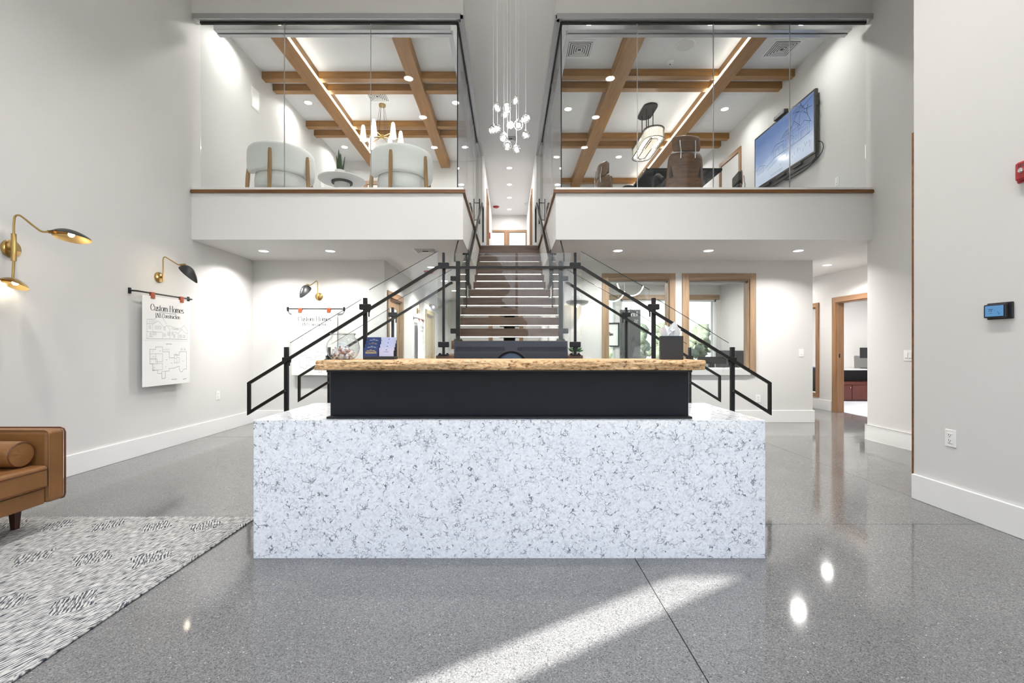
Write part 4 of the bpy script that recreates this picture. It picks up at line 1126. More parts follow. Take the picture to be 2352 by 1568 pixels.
# ================================================================== CEILING FITTINGS
def vent(x, y, z, size, label, n=5):
    t = thing('ceiling_vent', (x, y, z), label, 'vent')
    h = size / 2
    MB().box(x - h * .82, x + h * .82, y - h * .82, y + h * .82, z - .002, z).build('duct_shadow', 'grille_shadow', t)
    def ring(h1, h0, zt, zb, nm):
        vs = []
        for hh, zz_ in ((h1, zt), (h0, zb), (h0, zb + .003), (h1, zt + .003)):
            vs += [(x - hh, y - hh, zz_), (x + hh, y - hh, zz_), (x + hh, y + hh, zz_), (x - hh, y + hh, zz_)]
        fs = []
        for a in range(4):
            b_ = (a + 1) % 4
            for i in range(4):
                j = (i + 1) % 4
                fs.append((a * 4 + i, a * 4 + j, b_ * 4 + j, b_ * 4 + i))
        MB().add(vs, fs).build(nm, 'trim_white', t)
    ring(h, h * .84, z - .004, z - .006, 'frame')
    for k in range(n):
        o_ = h * (.80 - k * .15)
        ring(o_, max(.004, o_ - h * .08), z - .012, z - .010, 'louver')
vent(1.04, 6.76, ZC, .42, 'square ceiling vent of the meeting room near the stairwell')
vent(4.04, 6.75, ZC, .42, 'square ceiling vent of the meeting room above the television')
vent(-2.33, 8.02, ZC, .40, 'square ceiling vent of the armchair room behind the chandelier')
vent(-1.17, 6.34, ZS, .33, 'square vent in the soffit beside the stairs', 4)
vent(.03, 9.64, ZC, .30, 'square vent in the upstairs hall ceiling', 4)
t = thing('ceiling_speaker', (2.577, 6.67, ZC), 'round flush speaker in the meeting room ceiling, front bay', 'speaker')
MB().lathe([(.125, 0), (.132, -.004), (.14, -.004), (.142, 0)], (2.577, 6.67, ZC), 32, closed=True).build('rim', 'trim_white', t, smooth=40)
MB().lathe([(.001, -.003), (.125, -.003), (.125, -.001), (.001, -.001)], (2.577, 6.67, ZC), 32).build('grille', 'table_white', t)
t = thing('ceiling_speaker', (2.5, 9.98, ZC), 'round flush speaker in the meeting room ceiling, rear bay', 'speaker')
MB().lathe([(.125, 0), (.132, -.004), (.14, -.004), (.142, 0)], (2.5, 9.98, ZC), 32, closed=True).build('rim', 'trim_white', t, smooth=40)
MB().lathe([(.001, -.003), (.125, -.003), (.125, -.001), (.001, -.001)], (2.5, 9.98, ZC), 32).build('grille', 'table_white', t)
def dome(x, y, z, r, mat, label, cat):
    t = thing('smoke_detector', (x, y, z), label, cat)
    MB().lathe([(r, 0), (r, -.012), (r * .9, -.018)], (x, y, z), 24).build('base', mat, t, smooth=40)
    MB().lathe([(r * .78, -.018), (r * .72, -.036), (r * .4, -.042), (.001, -.043)], (x, y, z), 24).build('sensor_cap', mat, t, smooth=40)
    MB().lathe([(r * .25, -.0415), (r * .2, -.047), (.001, -.048)], (x, y, z), 12).build('indicator', 'slot_dark' if mat != 'red_plastic' else 'red_plastic', t, smooth=40)
dome(2.49, 7.05, ZC, .055, 'plastic_white', 'white smoke detector on the meeting room ceiling', 'smoke detector')
dome(-1.43, 8.06, ZS, .09, 'red_plastic', 'red alarm dome on the passage soffit', 'fire alarm')
dome(-.42, 14.3, ZC, .10, 'red_plastic', 'red alarm dome on the upstairs hall ceiling', 'fire alarm')
dome(.5, 14.0, ZC, .05, 'plastic_white', 'white detector on the upstairs hall ceiling', 'smoke detector')

# ================================================================== PENDANT CLUSTER
BALLS = [(1141.5, 247, 5.15), (1164.4, 248, 5.05), (1184, 231, 5.2), (1159.8, 263.4, 5.35), (1207.7, 272, 5.1), (1172, 287, 5.2), (1191, 287, 4.95),
         (1133, 298, 5.1), (1142.6, 295, 5.35), (1156.8, 315, 5.2), (1207.7, 310.5, 5.3), (1165.6, 334, 5.15), (1186, 342, 5.25)]
pc = thing('pendant_cluster', (0, 5.17, ZC), 'cluster of clear glass ball pendants hanging before the stairwell', 'pendant light')
MB().lathe([(.24, 0), (.24, -.02), (.001, -.022)], (0, 5.17, ZC), 36).build('canopy', 'chrome', pc, smooth=40)
bm_ = None
for px, py, d in BALLS:
    x, z = P(px, py, d)
    cord = MB().tube([(x, d, z + .05), (x, d, ZC - .02)], .0015, 5).build('cord', 'trim_white', pc)
    b = MB().ball((x, d, z), .050, 18, 12).build('glass_ball', 'bowl_glass', pc, smooth=60)
    MB().ball((x, d, z - .004), .024, 14, 8).build('lit_core', 'ball_core', b, smooth=60)
    MB().lathe([(.012, .046), (.012, .062), (.003, .068)], (x, d, z), 10).build('socket_cap', 'chrome', b, smooth=40)
    for k in range(26):
        a = k * 2.39996; h = 1 - 2 * (k + .5) / 26; rr = math.sqrt(1 - h * h)
        if k == 0: bub = MB()
        bub.ball((x + .041 * rr * math.cos(a), d + .041 * rr * math.sin(a), z + .041 * h), .0035, 5, 3)
    bub.build('bubble', 'chrome', b, smooth=60)
point(pc, (0, 0, -1.9), 14, .15, (1, .97, .93))

# ================================================================== SCONCES
def leaf_shade(par, base, ax, L, Wd, H, tilt_out='shade_black', lining='gold_lining', roll=0):
    base = Vector(base); ax = Vector(ax).normalized()
    side = ax.cross(Vector((0, 0, 1))).normalized(); up = side.cross(ax)
    Rm = Matrix.Rotation(roll, 3, ax); side = Rm @ side; up = Rm @ up
    def sf(sc, dz):
        def fn(u, v):
            t = v * .98 + .01; s = 2 * u - 1
            w = Wd * (math.sin(PI * t ** .78) ** .62) * sc
            hh = H * (math.sin(PI * t ** .7) ** .8) * sc
            return base + ax * (t * L) + side * (s * w) + up * (hh * (1 - abs(s) ** 2.2) + dz)
        return fn
    sh = MB().grid(sf(1, 0), 17, 22).build('shade', tilt_out, par, smooth=70)
    MB().grid(sf(.965, -.001), 17, 22).build('shade_lining', lining, sh, smooth=70)
    c = base + ax * L * .46 + up * H * .42
    MB().ball(c, .021, 12, 8).build('bulb', 'bulb', sh, smooth=60)
    MB().tube([base + ax * L * .02 + up * .012, c - ax * .018], .011, 8).build('lamp_socket', 'brass', sh, smooth=40)
    return c - up * .035
def sconce(label, swing, loc, rz, power=1.2):
    t = thing('wall_sconce', (0, 0, 0), label, 'wall lamp', 'swing-arm wall lamps')
    MB().lathe([(.001, .024), (.052, .022), (.058, .016), (.058, 0)], (0, 0, 0), 28, 'X').build('backplate', 'brass', t, smooth=50)
    MB().tube([(.02, 0, 0), (.055, 0, 0)], .010, 10).build('joint', 'brass', t, smooth=40)
    c, s = math.cos(swing), math.sin(swing)
    q = lambda r, z: (.055 + r * c, r * s, z)
    pts = spline([q(0, -.05), q(0, .10), q(.0, .20), q(.015, .228), q(.04, .222), q(.14, .160), q(.18, .140), q(.215, .142)], 5)
    MB().tube(pts, .0065, 8).build('arm', 'brass', t, smooth=50)
    MB().tube([q(.19, .142), q(.25, .146)], .011, 8).build('shade_joint', 'brass', t, smooth=40)
    lp = leaf_shade(t, q(.19, .118), (c * .72, s * .72, -.69), .27, .075, .085)
    point(t, lp, power)
    return place(t, loc, rz)
sconce('brass swing-arm sconce above the hanging plan on the sofa wall', 0, (XL, 5.15, 1.955), 0)
sconce('black-shaded swing-arm sconce on the wall behind the stairs', math.radians(-14), (P(733, 0, YB)[0], YB, 1.95), -PI / 2)
sconce('swing-arm sconce far along the passage wall', 0, (XK, 9.54, 1.93), 0)
# two-armed sconce near the sofa
t = thing('wall_sconce', (0, 0, 0), 'two-armed brass sconce with black leaf shades above the sofa', 'wall lamp')
MB().lathe([(.001, .026), (.062, .024), (.07, .018), (.07, 0)], (0, 0, 0), 32, 'X').build('backplate', 'brass', t, smooth=50)
MB().tube([(.02, 0, 0), (.075, -.035, 0)], .012, 10).build('joint', 'brass', t, smooth=40)
MB().tube([(.075, -.04, -.105), (.075, -.04, .11)], .0165, 14).build('sleeve', 'brass', t, smooth=40)
pts = spline([(.075, -.04, .10), (.077, -.04, .20), (.085, -.04, .245), (.115, -.04, .255), (.15, -.04, .235), (.25, -.04, .155), (.30, -.04, .126), (.37, -.04, .126)], 5)
MB().tube(pts, .0075, 8).build('upper_arm', 'brass', t, smooth=50)
MB().tube([(.345, -.04, .127), (.40, -.04, .128)], .012, 10).build('shade_joint', 'brass', t, smooth=40)
lp = leaf_shade(t, (.365, -.04, .100), (1, 0, -.14), .33, .085, .066, roll=math.radians(-22))
point(t, lp, 1.3)
MB().tube([(.075, -.04, -.10), (.068, -.04, -.245)], .0085, 8).build('lower_arm', 'brass', t, smooth=50)
lp = leaf_shade(t, (-.01, -.06, -.275), (1, .05, -.22), .22, .075, .055, 'brass', roll=math.radians(-28))
point(t, lp, .7)
place(t, (XL, 3.62, 1.946), 0)
# dish sconce on the office wall
ex, ez = P(1322, 690, YB)
t = thing('wall_sconce', (ex, YB, ez), 'grey dish sconce on the wall by the stair landing', 'wall lamp')
MB().lathe([(.065, YB), (.065, YB - .02), (.001, YB - .022)], (ex, 0, ez + .02), 24, 'Y').build('backplate', 'aluminium', t, smooth=40)
MB().tube([(ex, YB - .02, ez + .02), (ex, YB - .17, ez + .02), (ex, YB - .17, ez - .02)], .009, 8).build('arm', 'aluminium', t, smooth=40)
MB().lathe([(.171, -.03), (.16, -.06), (.11, -.088), (.03, -.1), (.001, -.1)], (ex, YB - .18, ez), 32).build('dish', 'aluminium', t, smooth=60)
MB().lathe([(.001, .012), (.06, .0), (.14, -.02), (.171, -.03)], (ex, YB - .18, ez), 32).build('dish_cover', 'aluminium', t, smooth=60)
MB().ball((ex, YB - .18, ez - .108), .02, 10, 6).build('bulb', 'bulb', t, smooth=60)
point(t, (0, -.18, -.14), 1)

# ================================================================== HANGING PLANS
def hanging_plan(label, loc, rz, variant, w=.72):
    t = thing('hanging_print', (0, 0, 0), label, 'print', 'hung house plans')
    hw = w / 2
    MB().tube(spline([(-.44, -.012, 0), (-.425, -.055, -.001), (-.36, -.068, -.002), (0, -.07, -.004), (.36, -.068, -.004), (.415, -.055, -.004), (.43, -.012, -.004)], 4), .0085, 8).build('hanging_rod', 'black_metal', t, smooth=50)
    for x in (-.44, .43): MB().box(x - .014, x + .014, -.014, 0, -.03, .03).build('wall_bracket', 'black_metal', t, bevel=.002)
    sh = MB().box(-hw, hw, -.075, -.071, -1.02, -.035).build('sheet', 'paper', t)
    for x in (-.22, .22):
        MB().box(x - .028, x + .028, -.083, -.057, -.062, .009).build('leather_tab', 'tab_leather', t, bevel=.004)
        MB().lathe([(.001, -.087), (.005, -.086), (.006, -.083)], (x, 0, -.045), 10, 'Y').build('tab_stud', 'brass', t)
    put = lambda u, v: (u, -.0757, v)
    m = MB()
    letters(m, 'Custom Homes', 0, -.190, .070, put)
    stroke_quads(m, [(-.13, -.206), (.13, -.206)], lambda k: .003, put, 0)
    letters(m, 'JAB Construction', 0, -.262, .047, put)
    m.build('lettering', 'ink', sh)
    g = MB(); LW = lambda k: .0026
    def pl(pts, wd=.0026): stroke_quads(g, pts, lambda k: wd, put, 0)
    def rect(x0, x1, z0, z1, wd=.0022): pl([(x0, z0), (x1, z0), (x1, z1), (x0, z1), (x0, z0)], wd)
    def plan(ox, oz, sc=1.0, mir=1):
        T = lambda L: [(ox + mir * x * sc, oz + z * sc) for x, z in L]
        R = lambda x0, x1, z0, z1: pl(T([(x0, z0), (x1, z0), (x1, z1), (x0, z1), (x0, z0)]), .0028)
        pl(T([(-.24, .36), (-.16, .36), (-.16, .385), (-.06, .385), (-.06, .33), (.04, .33), (.04, .26), (.12, .26), (.12, .30), (.16, .30), (.16, .29), (.20, .29), (.20, .33), (.32, .33), (.32, .12), (.27, .12), (.25, .09), (.22, .09), (.20, .12), (.20, .16), (.12, .14), (.04, .14), (.04, .11), (-.02, .11), (-.02, .03), (-.07, .03), (-.07, .09), (-.13, .09), (-.13, .13), (-.20, .13), (-.20, .20), (-.24, .20), (-.24, .36)]), .004)
        R(-.24, -.16, .26, .31); R(-.24, -.14, .20, .25); R(-.16, -.06, .22, .31); R(-.20, -.06, .13, .20); R(.12, .16, .20, .29); R(.16, .20, .20, .26); R(-.07, -.02, .03, .11)
        for a in range(5): pl(T([(-.05 + a * .02, .345), (-.04 + a * .02, .365), (-.03 + a * .02, .345)]), .0015)
        for (x, z) in ((-.2, .34), (-.1, .34), (.0, .24), (-.01, .16), (.26, .22), (.08, .2), (-.19, .28), (-.18, .16), (.14, .25)): pl(T([(x - .008, z), (x + .008, z)]), .004)
        for (x, z) in ((.23, .35), (.28, .35)): R(x, x + .02, z, z + .018)
    if variant == 0:
        # elevation of a gabled house
        b0 = -.50
        pl([(-.31, b0), (.31, b0)], .004); pl([(-.33, b0 - .02), (.33, b0 - .02)], .0015)
        pl([(-.30, b0), (-.30, b0 + .21), (-.20, b0 + .215), (-.15, b0 + .24), (-.08, b0 + .24), (-.02, b0 + .17)])
        pl([(-.30, b0 + .16), (-.22, b0 + .16), (-.14, b0 + .20), (-.06, b0 + .13), (-.02, b0 + .155), (.03, b0 + .12)]); pl([(.0, b0 + .155), (.12, b0 + .13), (.20, b0 + .125), (.26, b0 + .17), (.33, b0 + .09)])
        pl([(-.30, b0 + .075), (-.08, b0 + .075), (-.08, b0)]); pl([(.10, b0 + .085), (.16, b0 + .07), (.22, b0 + .12), (.28, b0 + .075), (.33, b0 + .08)])
        pl([(-.22, b0 + .16), (-.22, b0 + .02), (-.28, b0 + .02)]); pl([(.03, b0 + .12), (.03, b0)]); pl([(.16, b0 + .07), (.16, b0)]); pl([(.31, b0 + .08), (.31, b0)])
        for (x, z, a) in ((-.26, .11, .015), (-.17, .11, .02), (-.12, .11, .02), (-.05, .10, .012), (-.25, .03, .012), (-.19, .045, .018), (-.05, .03, .02), (.01, .045, .016), (.07, .05, .014), (.10, .02, .01), (.20, .02, .02), (.26, .02, .016)):
            rect(x - a, x + a, b0 + z, b0 + z + .032); pl([(x, b0 + z), (x, b0 + z + .032)], .002); pl([(x - a, b0 + z + .016), (x + a, b0 + z + .016)], .0015)
        for k in range(7): pl([(-.29 + k * .003, b0 + .165 + k * .007), (-.20 + k * .008, b0 + .165 + k * .007)], .0008)
        for k in range(6): pl([(.04 + k * .01, b0 + .125 - k * .003), (.16 + k * .004, b0 + .125 - k * .003)], .0008)
        pl([(-.03, -.555), (.06, -.555)], .006)
        plan(-.02, -.975); pl([(.06, -.965), (.14, -.965)], .006); pl([(.24, -.975), (.30, -.97)], .006)
    else:
        plan(-.03, -.66, .92); pl([(.02, -.66), (.08, -.66)], .005)
        plan(.05, -1.0, .85, -1)
        pl([(.10, -.80), (.28, -.92), (.22, -.97)], .0025)
    g.build('drawing', 'ink_grey', sh)
    return place(t, loc, rz)
hanging_plan('white house plan print hung on the sofa wall below a brass sconce', (XL, 5.195, 1.757), PI / 2, 0)
hanging_plan('white house plan print hung on the wall behind the fishbowl', (P(727, 0, YB)[0], YB, 1.757), 0, 1, .70)
hanging_plan('white house plan print hung far along the passage wall', (XK, 9.62, 1.757), PI / 2, 0)

# ================================================================== WALL DEVICES
def plate(name, label, cat, loc, rz, kind):
    """local frame: face looks to -y"""
    t = thing(name, (0, 0, 0), label, cat)
    w = {'outlet': .039, 'switch': .039, 'double': .063, 'blank': .039}[kind]
    MB().box(-w, w, -.006, 0, -.06, .06).build('cover_plate', 'plastic_white', t, bevel=.002)
    if kind == 'outlet':
        MB().box(-.019, .019, -.009, -.006, -.036, .036).build('receptacle', 'plastic_white', t, bevel=.002)
        m = MB()
        for z in (-.019, .019):
            m = MB().box(-.009, -.006, -.0095, -.009, z, z + .010).box(.006, .009, -.0095, -.009, z, z + .008)
            m.lathe([(.003, -.0095), (.003, -.009)], (0, 0, z - .007), 8, 'Y'); m.build('socket_slots', 'slot_dark', t)
    elif kind in ('switch', 'double'):
        for x in ((0,) if kind == 'switch' else (-.024, .024)):
            MB().box(x - .018, x + .018, -.0095, -.006, -.034, .034).build('rocker', 'plastic_white', t, bevel=.0015)
            MB().box(x - .012, x + .012, -.0102, -.0095, -.030, -.027).build('rocker_mark', 'slot_dark', t)
    return place(t, loc, rz)
plate('wall_outlet', 'white outlet low on the wall behind the sofa', 'outlet', (XL, 6.2, .51), PI / 2, 'outlet')
plate('light_switch', 'single white switch on the wall right of the office windows', 'switch', (4.52, YB, 1.08), 0, 'switch')
plate('wall_outlet', 'white outlet on the wall below the office window', 'outlet', (P(1741, 915, YB)[0], YB, P(1741, 915, YB)[1]), 0, 'outlet')
plate('light_switch', 'double white switch beside the dark wood trim', 'switch', (XR, 5.17, 1.07), -PI / 2, 'double')
plate('wall_outlet', 'white outlet on the near wall below the thermostat', 'outlet', (XN, 3.215, .52), -PI / 2, 'outlet')
plate('wall_outlet', 'white wall plate beside the television upstairs', 'outlet', (XR, P(0, 0, 1)[1] * 0 + 6.30, 3.46), -PI / 2, 'switch')
for (ya, yb_, za, zb_, lb) in ((7.0, 7.22, 4.87, 5.20, 'white access panel high on the armchair room wall by the glass'), (9.55, 9.75, 4.35, 4.75, 'white access panel farther back on the armchair room wall')):
    t = thing('access_panel', (XL, ya, za), lb, 'panel')
    MB().box(XL, XL + .006, ya, yb_, za, zb_).build('frame', 'trim_white', t, bevel=.002)
    MB().box(XL + .006, XL + .010, ya + .015, yb_ - .015, za + .015, zb_ - .015).build('cover', 'trim_white', t, bevel=.002)
# thermostat (face looks to -x)
y0, z0 = 2.885, 1.393
t = thing('thermostat', (XN, y0, z0 - .05), 'black touchscreen thermostat with blue display on the near wall', 'thermostat')
MB().box(XN - .012, XN, y0 - .075, y0 + .078, z0 - .053, z0 + .053).build('wall_plate', 'black_plastic', t, bevel=.005, bseg=3)
MB().box(XN - .034, XN - .012, y0 - .055, y0 + .078, z0 - .043, z0 + .043).build('body', 'black_plastic', t, bevel=.006, bseg=3)
sc_ = MB().box(XN - .0352, XN - .034, y0 - .043, y0 + .066, z0 - .034, z0 + .034).build('screen', 'thermo_screen', t)
put = lambda u, v: (XN - .0358, y0 + .011 - u, z0 + v)
m = MB(); SW = lambda k: .0028
stroke_quads(m, [(-.034, .012), (-.026, .012), (-.031, -.002)], SW, put, 0)
stroke_quads(m, [(-.022, .012), (-.014, .012), (-.018, .006), (-.014, .002), (-.016, -.002), (-.022, -.001)], SW, put, 0)
stroke_quads(m, [(-.011, .012), (-.008, .012), (-.008, .009), (-.011, .009), (-.011, .012)], lambda k: .0015, put, 0)
stroke_quads(m, [(-.034, -.014), (-.010, -.014)], lambda k: .0015, put, 0); stroke_quads(m, [(.02, -.004), (.034, -.02), (.024, -.02)], lambda k: .002, put, 0); stroke_quads(m, [(.004, .004), (.006, .004)], SW, put, 0)
m.build('display_digits', 'ink', sc_)
# fire alarm strobe
y0, z0 = 2.715, 2.225
t = thing('fire_alarm', (XN, y0, z0 - .07), 'red fire alarm strobe with clear lens high on the near wall', 'fire alarm')
MB().box(XN - .018, XN, y0 - .06, y0 + .07, z0 - .065, z0 + .065).build('back_box', 'red_plastic', t, bevel=.008, bseg=3)
MB().box(XN - .042, XN - .018, y0 - .05, y0 + .06, z0 - .055, z0 + .055).build('housing', 'red_plastic', t, bevel=.012, bseg=3)
MB().ball((XN - .044, y0 + .02, z0 + .0), .016, 12, 6).build('strobe_lens', 'chrome', t, smooth=20)
for k in range(4): MB().box(XN - .0435, XN - .042, y0 + .0 + k * .011, y0 + .004 + k * .011, z0 + .022, z0 + .042).build('sounder_slot', 'slot_dark', t)
t = thing('pull_station', (-XC, 13.1, 4.3), 'small red alarm pull station in the upstairs hall', 'fire alarm')
MB().box(-XC, -XC + .03, 13.05, 13.15, 4.30, 4.46).build('housing', 'red_plastic', t, bevel=.004)
MB().box(-XC + .03, -XC + .04, 13.07, 13.13, 4.36, 4.39).build('pull_bar', 'plastic_white', t)

# ================================================================== ARMCHAIR ROOM
def armchair(label, loc, rz):
    """barrel chair, back towards -y"""
    t = thing('armchair', (0, 0, 0), label, 'armchair', 'white barrel armchairs')
    Rr = .40
    def pad(u, v):
        a = math.radians(-90) + math.radians(122) * (2 * u - 1)
        ph = 2 * PI * v; e = min(1, min(u, 1 - u) * 9) ** .5
        rad = Rr - .055 + .055 * e * (abs(math.cos(ph)) ** .6) * (1 if math.cos(ph) > 0 else -1)
        z = .525 + (.185 * e) * (abs(math.sin(ph)) ** .6) * (1 if math.sin(ph) > 0 else -1)
        back = .5 + .5 * math.cos(math.radians(122) * (2 * u - 1))
        return (rad * math.cos(a) * 1.08, rad * math.sin(a), z + .03 * back + .0 * u)
    MB().grid(pad, 44, 21).build('backrest', 'boucle', t, smooth=80)
    MB().lathe([(.001, .17), (.30, .17), (.33, .20), (.335, .30), (.32, .40), (.29, .43), (.001, .445)], (0, .01, 0), 36).build('seat', 'boucle', t, smooth=60)
    for a in (-32, 32, -96, 96):
        aa = math.radians(-90 + a); r0 = Rr + (.012 if abs(a) < 60 else -.022)
        top = .62 if abs(a) < 60 else .44
        c, s = math.cos(aa), math.sin(aa)
        pts = [((r0 + .02) * c * 1.08, (r0 + .02) * s, 0), ((r0 + .006) * c * 1.08, (r0 + .006) * s, .30), (r0 * c * 1.08, r0 * s, top - .05), ((r0 - .002) * c * 1.08, (r0 - .002) * s, top)]
        MB().tube(pts, [.022, .027, .024, .018], 8).build('leg', 'oak', t, smooth=60)
    return place(t, loc, rz)
armchair('white barrel armchair beside the outer wall upstairs', (-3.17, 6.34, ZF), math.radians(41))
armchair('white barrel armchair beside the stairwell glass upstairs', (-1.51, 6.40, ZF), math.radians(27))
tp = Vector((-2.50, 6.80, ZF))
t = thing('side_table', tuple(tp), 'round white side table on marble drum between the armchairs', 'table')
MB().lathe([(.001, .495), (.30, .495), (.32, .502), (.338, .518), (.334, .53), (.001, .532)], tp, 48).build('tabletop', 'table_white', t, smooth=50)
MB().lathe([(.11, 0), (.11, .47)], tp, 36).build('drum', 'marble_base', t, smooth=40)
MB().lathe([(.15, .47), (.15, .495), (.12, .495)], tp, 36).build('collar', 'slot_dark', t, smooth=40)
pp = tp + Vector((-.03, 0, .533))
t = thing('potted_snake_plant', tuple(pp), 'snake plant in a white pot on the side table', 'plant')
MB().lathe([(.065, 0), (.072, .13), (.066, .13), (.06, .02)], pp, 24).build('pot', 'pot', t, smooth=40)
MB().lathe([(.001, .115), (.066, .115)], pp, 20).build('soil', 'leg_dark', t)
for k, (a, ln, lean) in enumerate(((0.3, .24, .16), (1.6, .30, .05), (2.7, .25, -.18), (3.9, .22, .1), (5.0, .26, .12), (4.4, .33, .02), (.9, .19, .22))):
    d = Vector((math.cos(a) * abs(lean), math.sin(a) * abs(lean), 1)).normalized(); b0 = pp + Vector((math.cos(a) * .025, math.sin(a) * .025, .11))
    s = Vector((-math.sin(a + .6), math.cos(a + .6), 0))
    def lf(u, v):
        w = .021 * (1 - max(0, v - .35) / .65) ** .7 * (.75 + .5 * min(v, .4))
        return b0 + d * ln * v + s * w * (2 * u - 1) + s.cross(d) * .008 * (2 * u - 1) ** 2
    MB().grid(lf, 5, 9).build('leaf', 'leaf', t, smooth=60, solid=.003)
# chandelier
hc = Vector((-2.32, 8.30, ZC))
t = thing('chandelier', tuple(hc), 'brass chandelier with six white cone shades in the armchair room', 'chandelier')
MB().lathe([(.062, 0), (.062, -.03), (.001, -.032)], hc, 28).build('canopy', 'brass', t, smooth=40)
hub = hc + Vector((0, 0, -.58))
MB().lathe([(.001, .03), (.035, .028), (.035, -.02), (.015, -.05), (.001, -.05)], hub, 20).build('hub', 'brass', t, smooth=40)
for k in range(6):
    a = 2 * PI * k / 6 + .35
    e = hub + Vector((.33 * math.cos(a), .33 * math.sin(a), -.02))
    MB().tube([hc + Vector((.04 * math.cos(a), .04 * math.sin(a), -.02)), hub + Vector((.12 * math.cos(a), .12 * math.sin(a), 0))], .0025, 5).build('suspension_wire', 'slot_dark', t)
    ar = MB().tube([hub, e], .008, 8).build('arm', 'brass', t, smooth=40)
    MB().lathe([(.06, -.11), (.055, -.05), (.045, .03), (.036, .11), (.03, .15), (.018, .172), (.001, .178)], e, 20).build('cone_shade', 'frosted', t, smooth=60)
point(t, (0, 0, -.75), 10, .2, (1, .94, .86))

# ================================================================== MEETING ROOM
t = thing('meeting_table', (2.66, 8.5, ZF), 'dark glossy meeting table seen from below upstairs', 'table')
bx('tabletop', 'black_gloss', (2.08, 3.24, 6.92, 9.95, ZF + .71, ZF + .75), t, .004)
for y in (7.6, 9.3): bx('pedestal', 'black_plastic', (2.45, 2.87, y - .15, y + .15, ZF, ZF + .71), t, .01)
def office_chair(label, loc, rz):
    """walnut-shell executive chair; back towards -y"""
    t = thing('executive_chair', (0, 0, 0), label, 'chair', 'walnut meeting chairs')
    def panel(name, w0, w1, z0, z1, y0, y1, cur, mat, dy, rr):
        def fn(u, v):
            e = min(1, min(v, 1 - v) / rr) if rr else 1
            cut = (1 - math.sqrt(max(0, 1 - (1 - e) ** 2))) * .12
            w = (w0 + (w1 - w0) * v) * (1 - cut * 1.2)
            s = 2 * u - 1
            return (s * w, y0 + (y1 - y0) * v + cur * s * s + dy, z0 + (z1 - z0) * v)
        return MB().grid(fn, 15, 17).build(name, mat, t, smooth=70, solid=.014)
    panel('back_shell', .268, .235, .20, .735, -.25, -.30, .07, 'walnut', 0, .25)
    panel('headrest_shell', .195, .195, .755, .965, -.305, -.30, .045, 'walnut', 0, .3)
    for nm, (z0, z1, w, y) in (('back_cushion', (.39, .72, .225, -.225)), ('headrest_cushion', (.77, .955, .175, -.255))):
        MB().box(-w, w, y - .02, y + .05, z0, z1).build(nm, 'black_leather', t, bevel=.03, bseg=4)
    for s in (-1, 1):
        MB().tube(spline([(s * .10, -.325, .64), (s * .10, -.335, .74), (s * .105, -.325, .80), (s * .108, -.315, .89)], 4), .009, 8).build('spine_bar', 'chrome', t, smooth=50)
        MB().tube(spline([(s * .27, -.10, .44), (s * .31, -.02, .52), (s * .31, .12, .53), (s * .28, .2, .44)], 5), .024, 10).build('armrest', 'black_leather', t, smooth=60)
    panel('seat_shell', .25, .26, .30, .33, -.22, .26, .0, 'walnut', 0, 0)
    MB().box(-.245, .245, -.2, .27, .34, .44).build('seat_cushion', 'black_leather', t, bevel=.03, bseg=4)
    MB().tube([(0, 0, .08), (0, 0, .30)], .025, 12).build('column', 'black_metal', t, smooth=40)
    for k in range(5):
        a = 2 * PI * k / 5 + .3
        MB().tube([(0, 0, .10), (.28 * math.cos(a), .28 * math.sin(a), .065)], [.022, .014], 8).build('base_leg', 'chrome', t, smooth=40)
        MB().lathe([(.001, -.012), (.027, -.012), (.027, .012), (.001, .012)], (.28 * math.cos(a), .28 * math.sin(a), .028), 14, 'X').build('caster', 'black_plastic', t, smooth=40)
    return place(t, loc, rz)
office_chair('walnut-backed chair at the head of the meeting table, back to the glass', (2.47, 6.62, ZF), 0)
office_chair('walnut-backed chair on the stairwell side of the meeting table', (1.74, 7.40, ZF), math.radians(-75))
office_chair('walnut-backed chair on the television side of the meeting table', (3.62, 7.75, ZF), math.radians(80))
# television
ty0, ty1, tz0, tz1, tX = 6.62, 8.26, 4.0, 4.935, 4.45
t = thing('television', (XR, 7.44, 3.95), 'large wall-mounted television showing a snowy house drawing', 'television')
MB().box(tX, tX + .045, ty0, ty1, tz0, tz1).build('case', 'tv_frame', t, bevel=.004)
s_ = MB().box(tX - .002, tX, ty0 + .03, ty1 - .03, tz0 + .03, tz1 - .03).build('screen', 'screen_winter', t)
MB().prism([(ty0 + .02, tz0), (ty1 - .05, tz0), (ty1 - .25, tz0 - .10), (ty0 + .10, tz0 - .10), (ty0 + .02, tz0 - .06)], 'X', tX + .012, tX + .04).build('lower_shelf', 'black_plastic', t)
for k in range(3): MB().box(tX - .02, tX + .01, ty0 + .30 + k * .42, ty0 + .52 + k * .42, tz0 - .045, tz0 - .015).build('pen_tray', 'black_plastic', t, bevel=.004)
MB().tube([(tX + .02, ty0, tz1 - .10), (tX + .02, ty0 - .05, tz1 - .10), (tX + .02, ty0 - .05, tz1 - .25), (tX + .02, ty0, tz1 - .25)], .009, 8).build('grab_handle', 'black_plastic', t, smooth=40)
MB().tube(spline([(tX + .05, ty0 + .1, tz0 + .2), (tX + .06, ty0 - .06, tz0 + .12), (tX + .07, ty0 - .03, tz0 - .02), (tX + .07, ty0 + .3, tz0 - .12), (tX + .05, ty0 + .7, tz0 - .13), (tX + .05, ty0 + .9, tz0 - .06)], 5), .006, 6).build('cable', 'black_plastic', t, smooth=50)
MB().box(tX + .03, tX + .06, 7.48, 7.56, tz1, tz1 + .06).box(tX, XR, 7.3, 7.6, tz0 + .3, tz0 + .6).build('wall_mount', 'black_plastic', t)
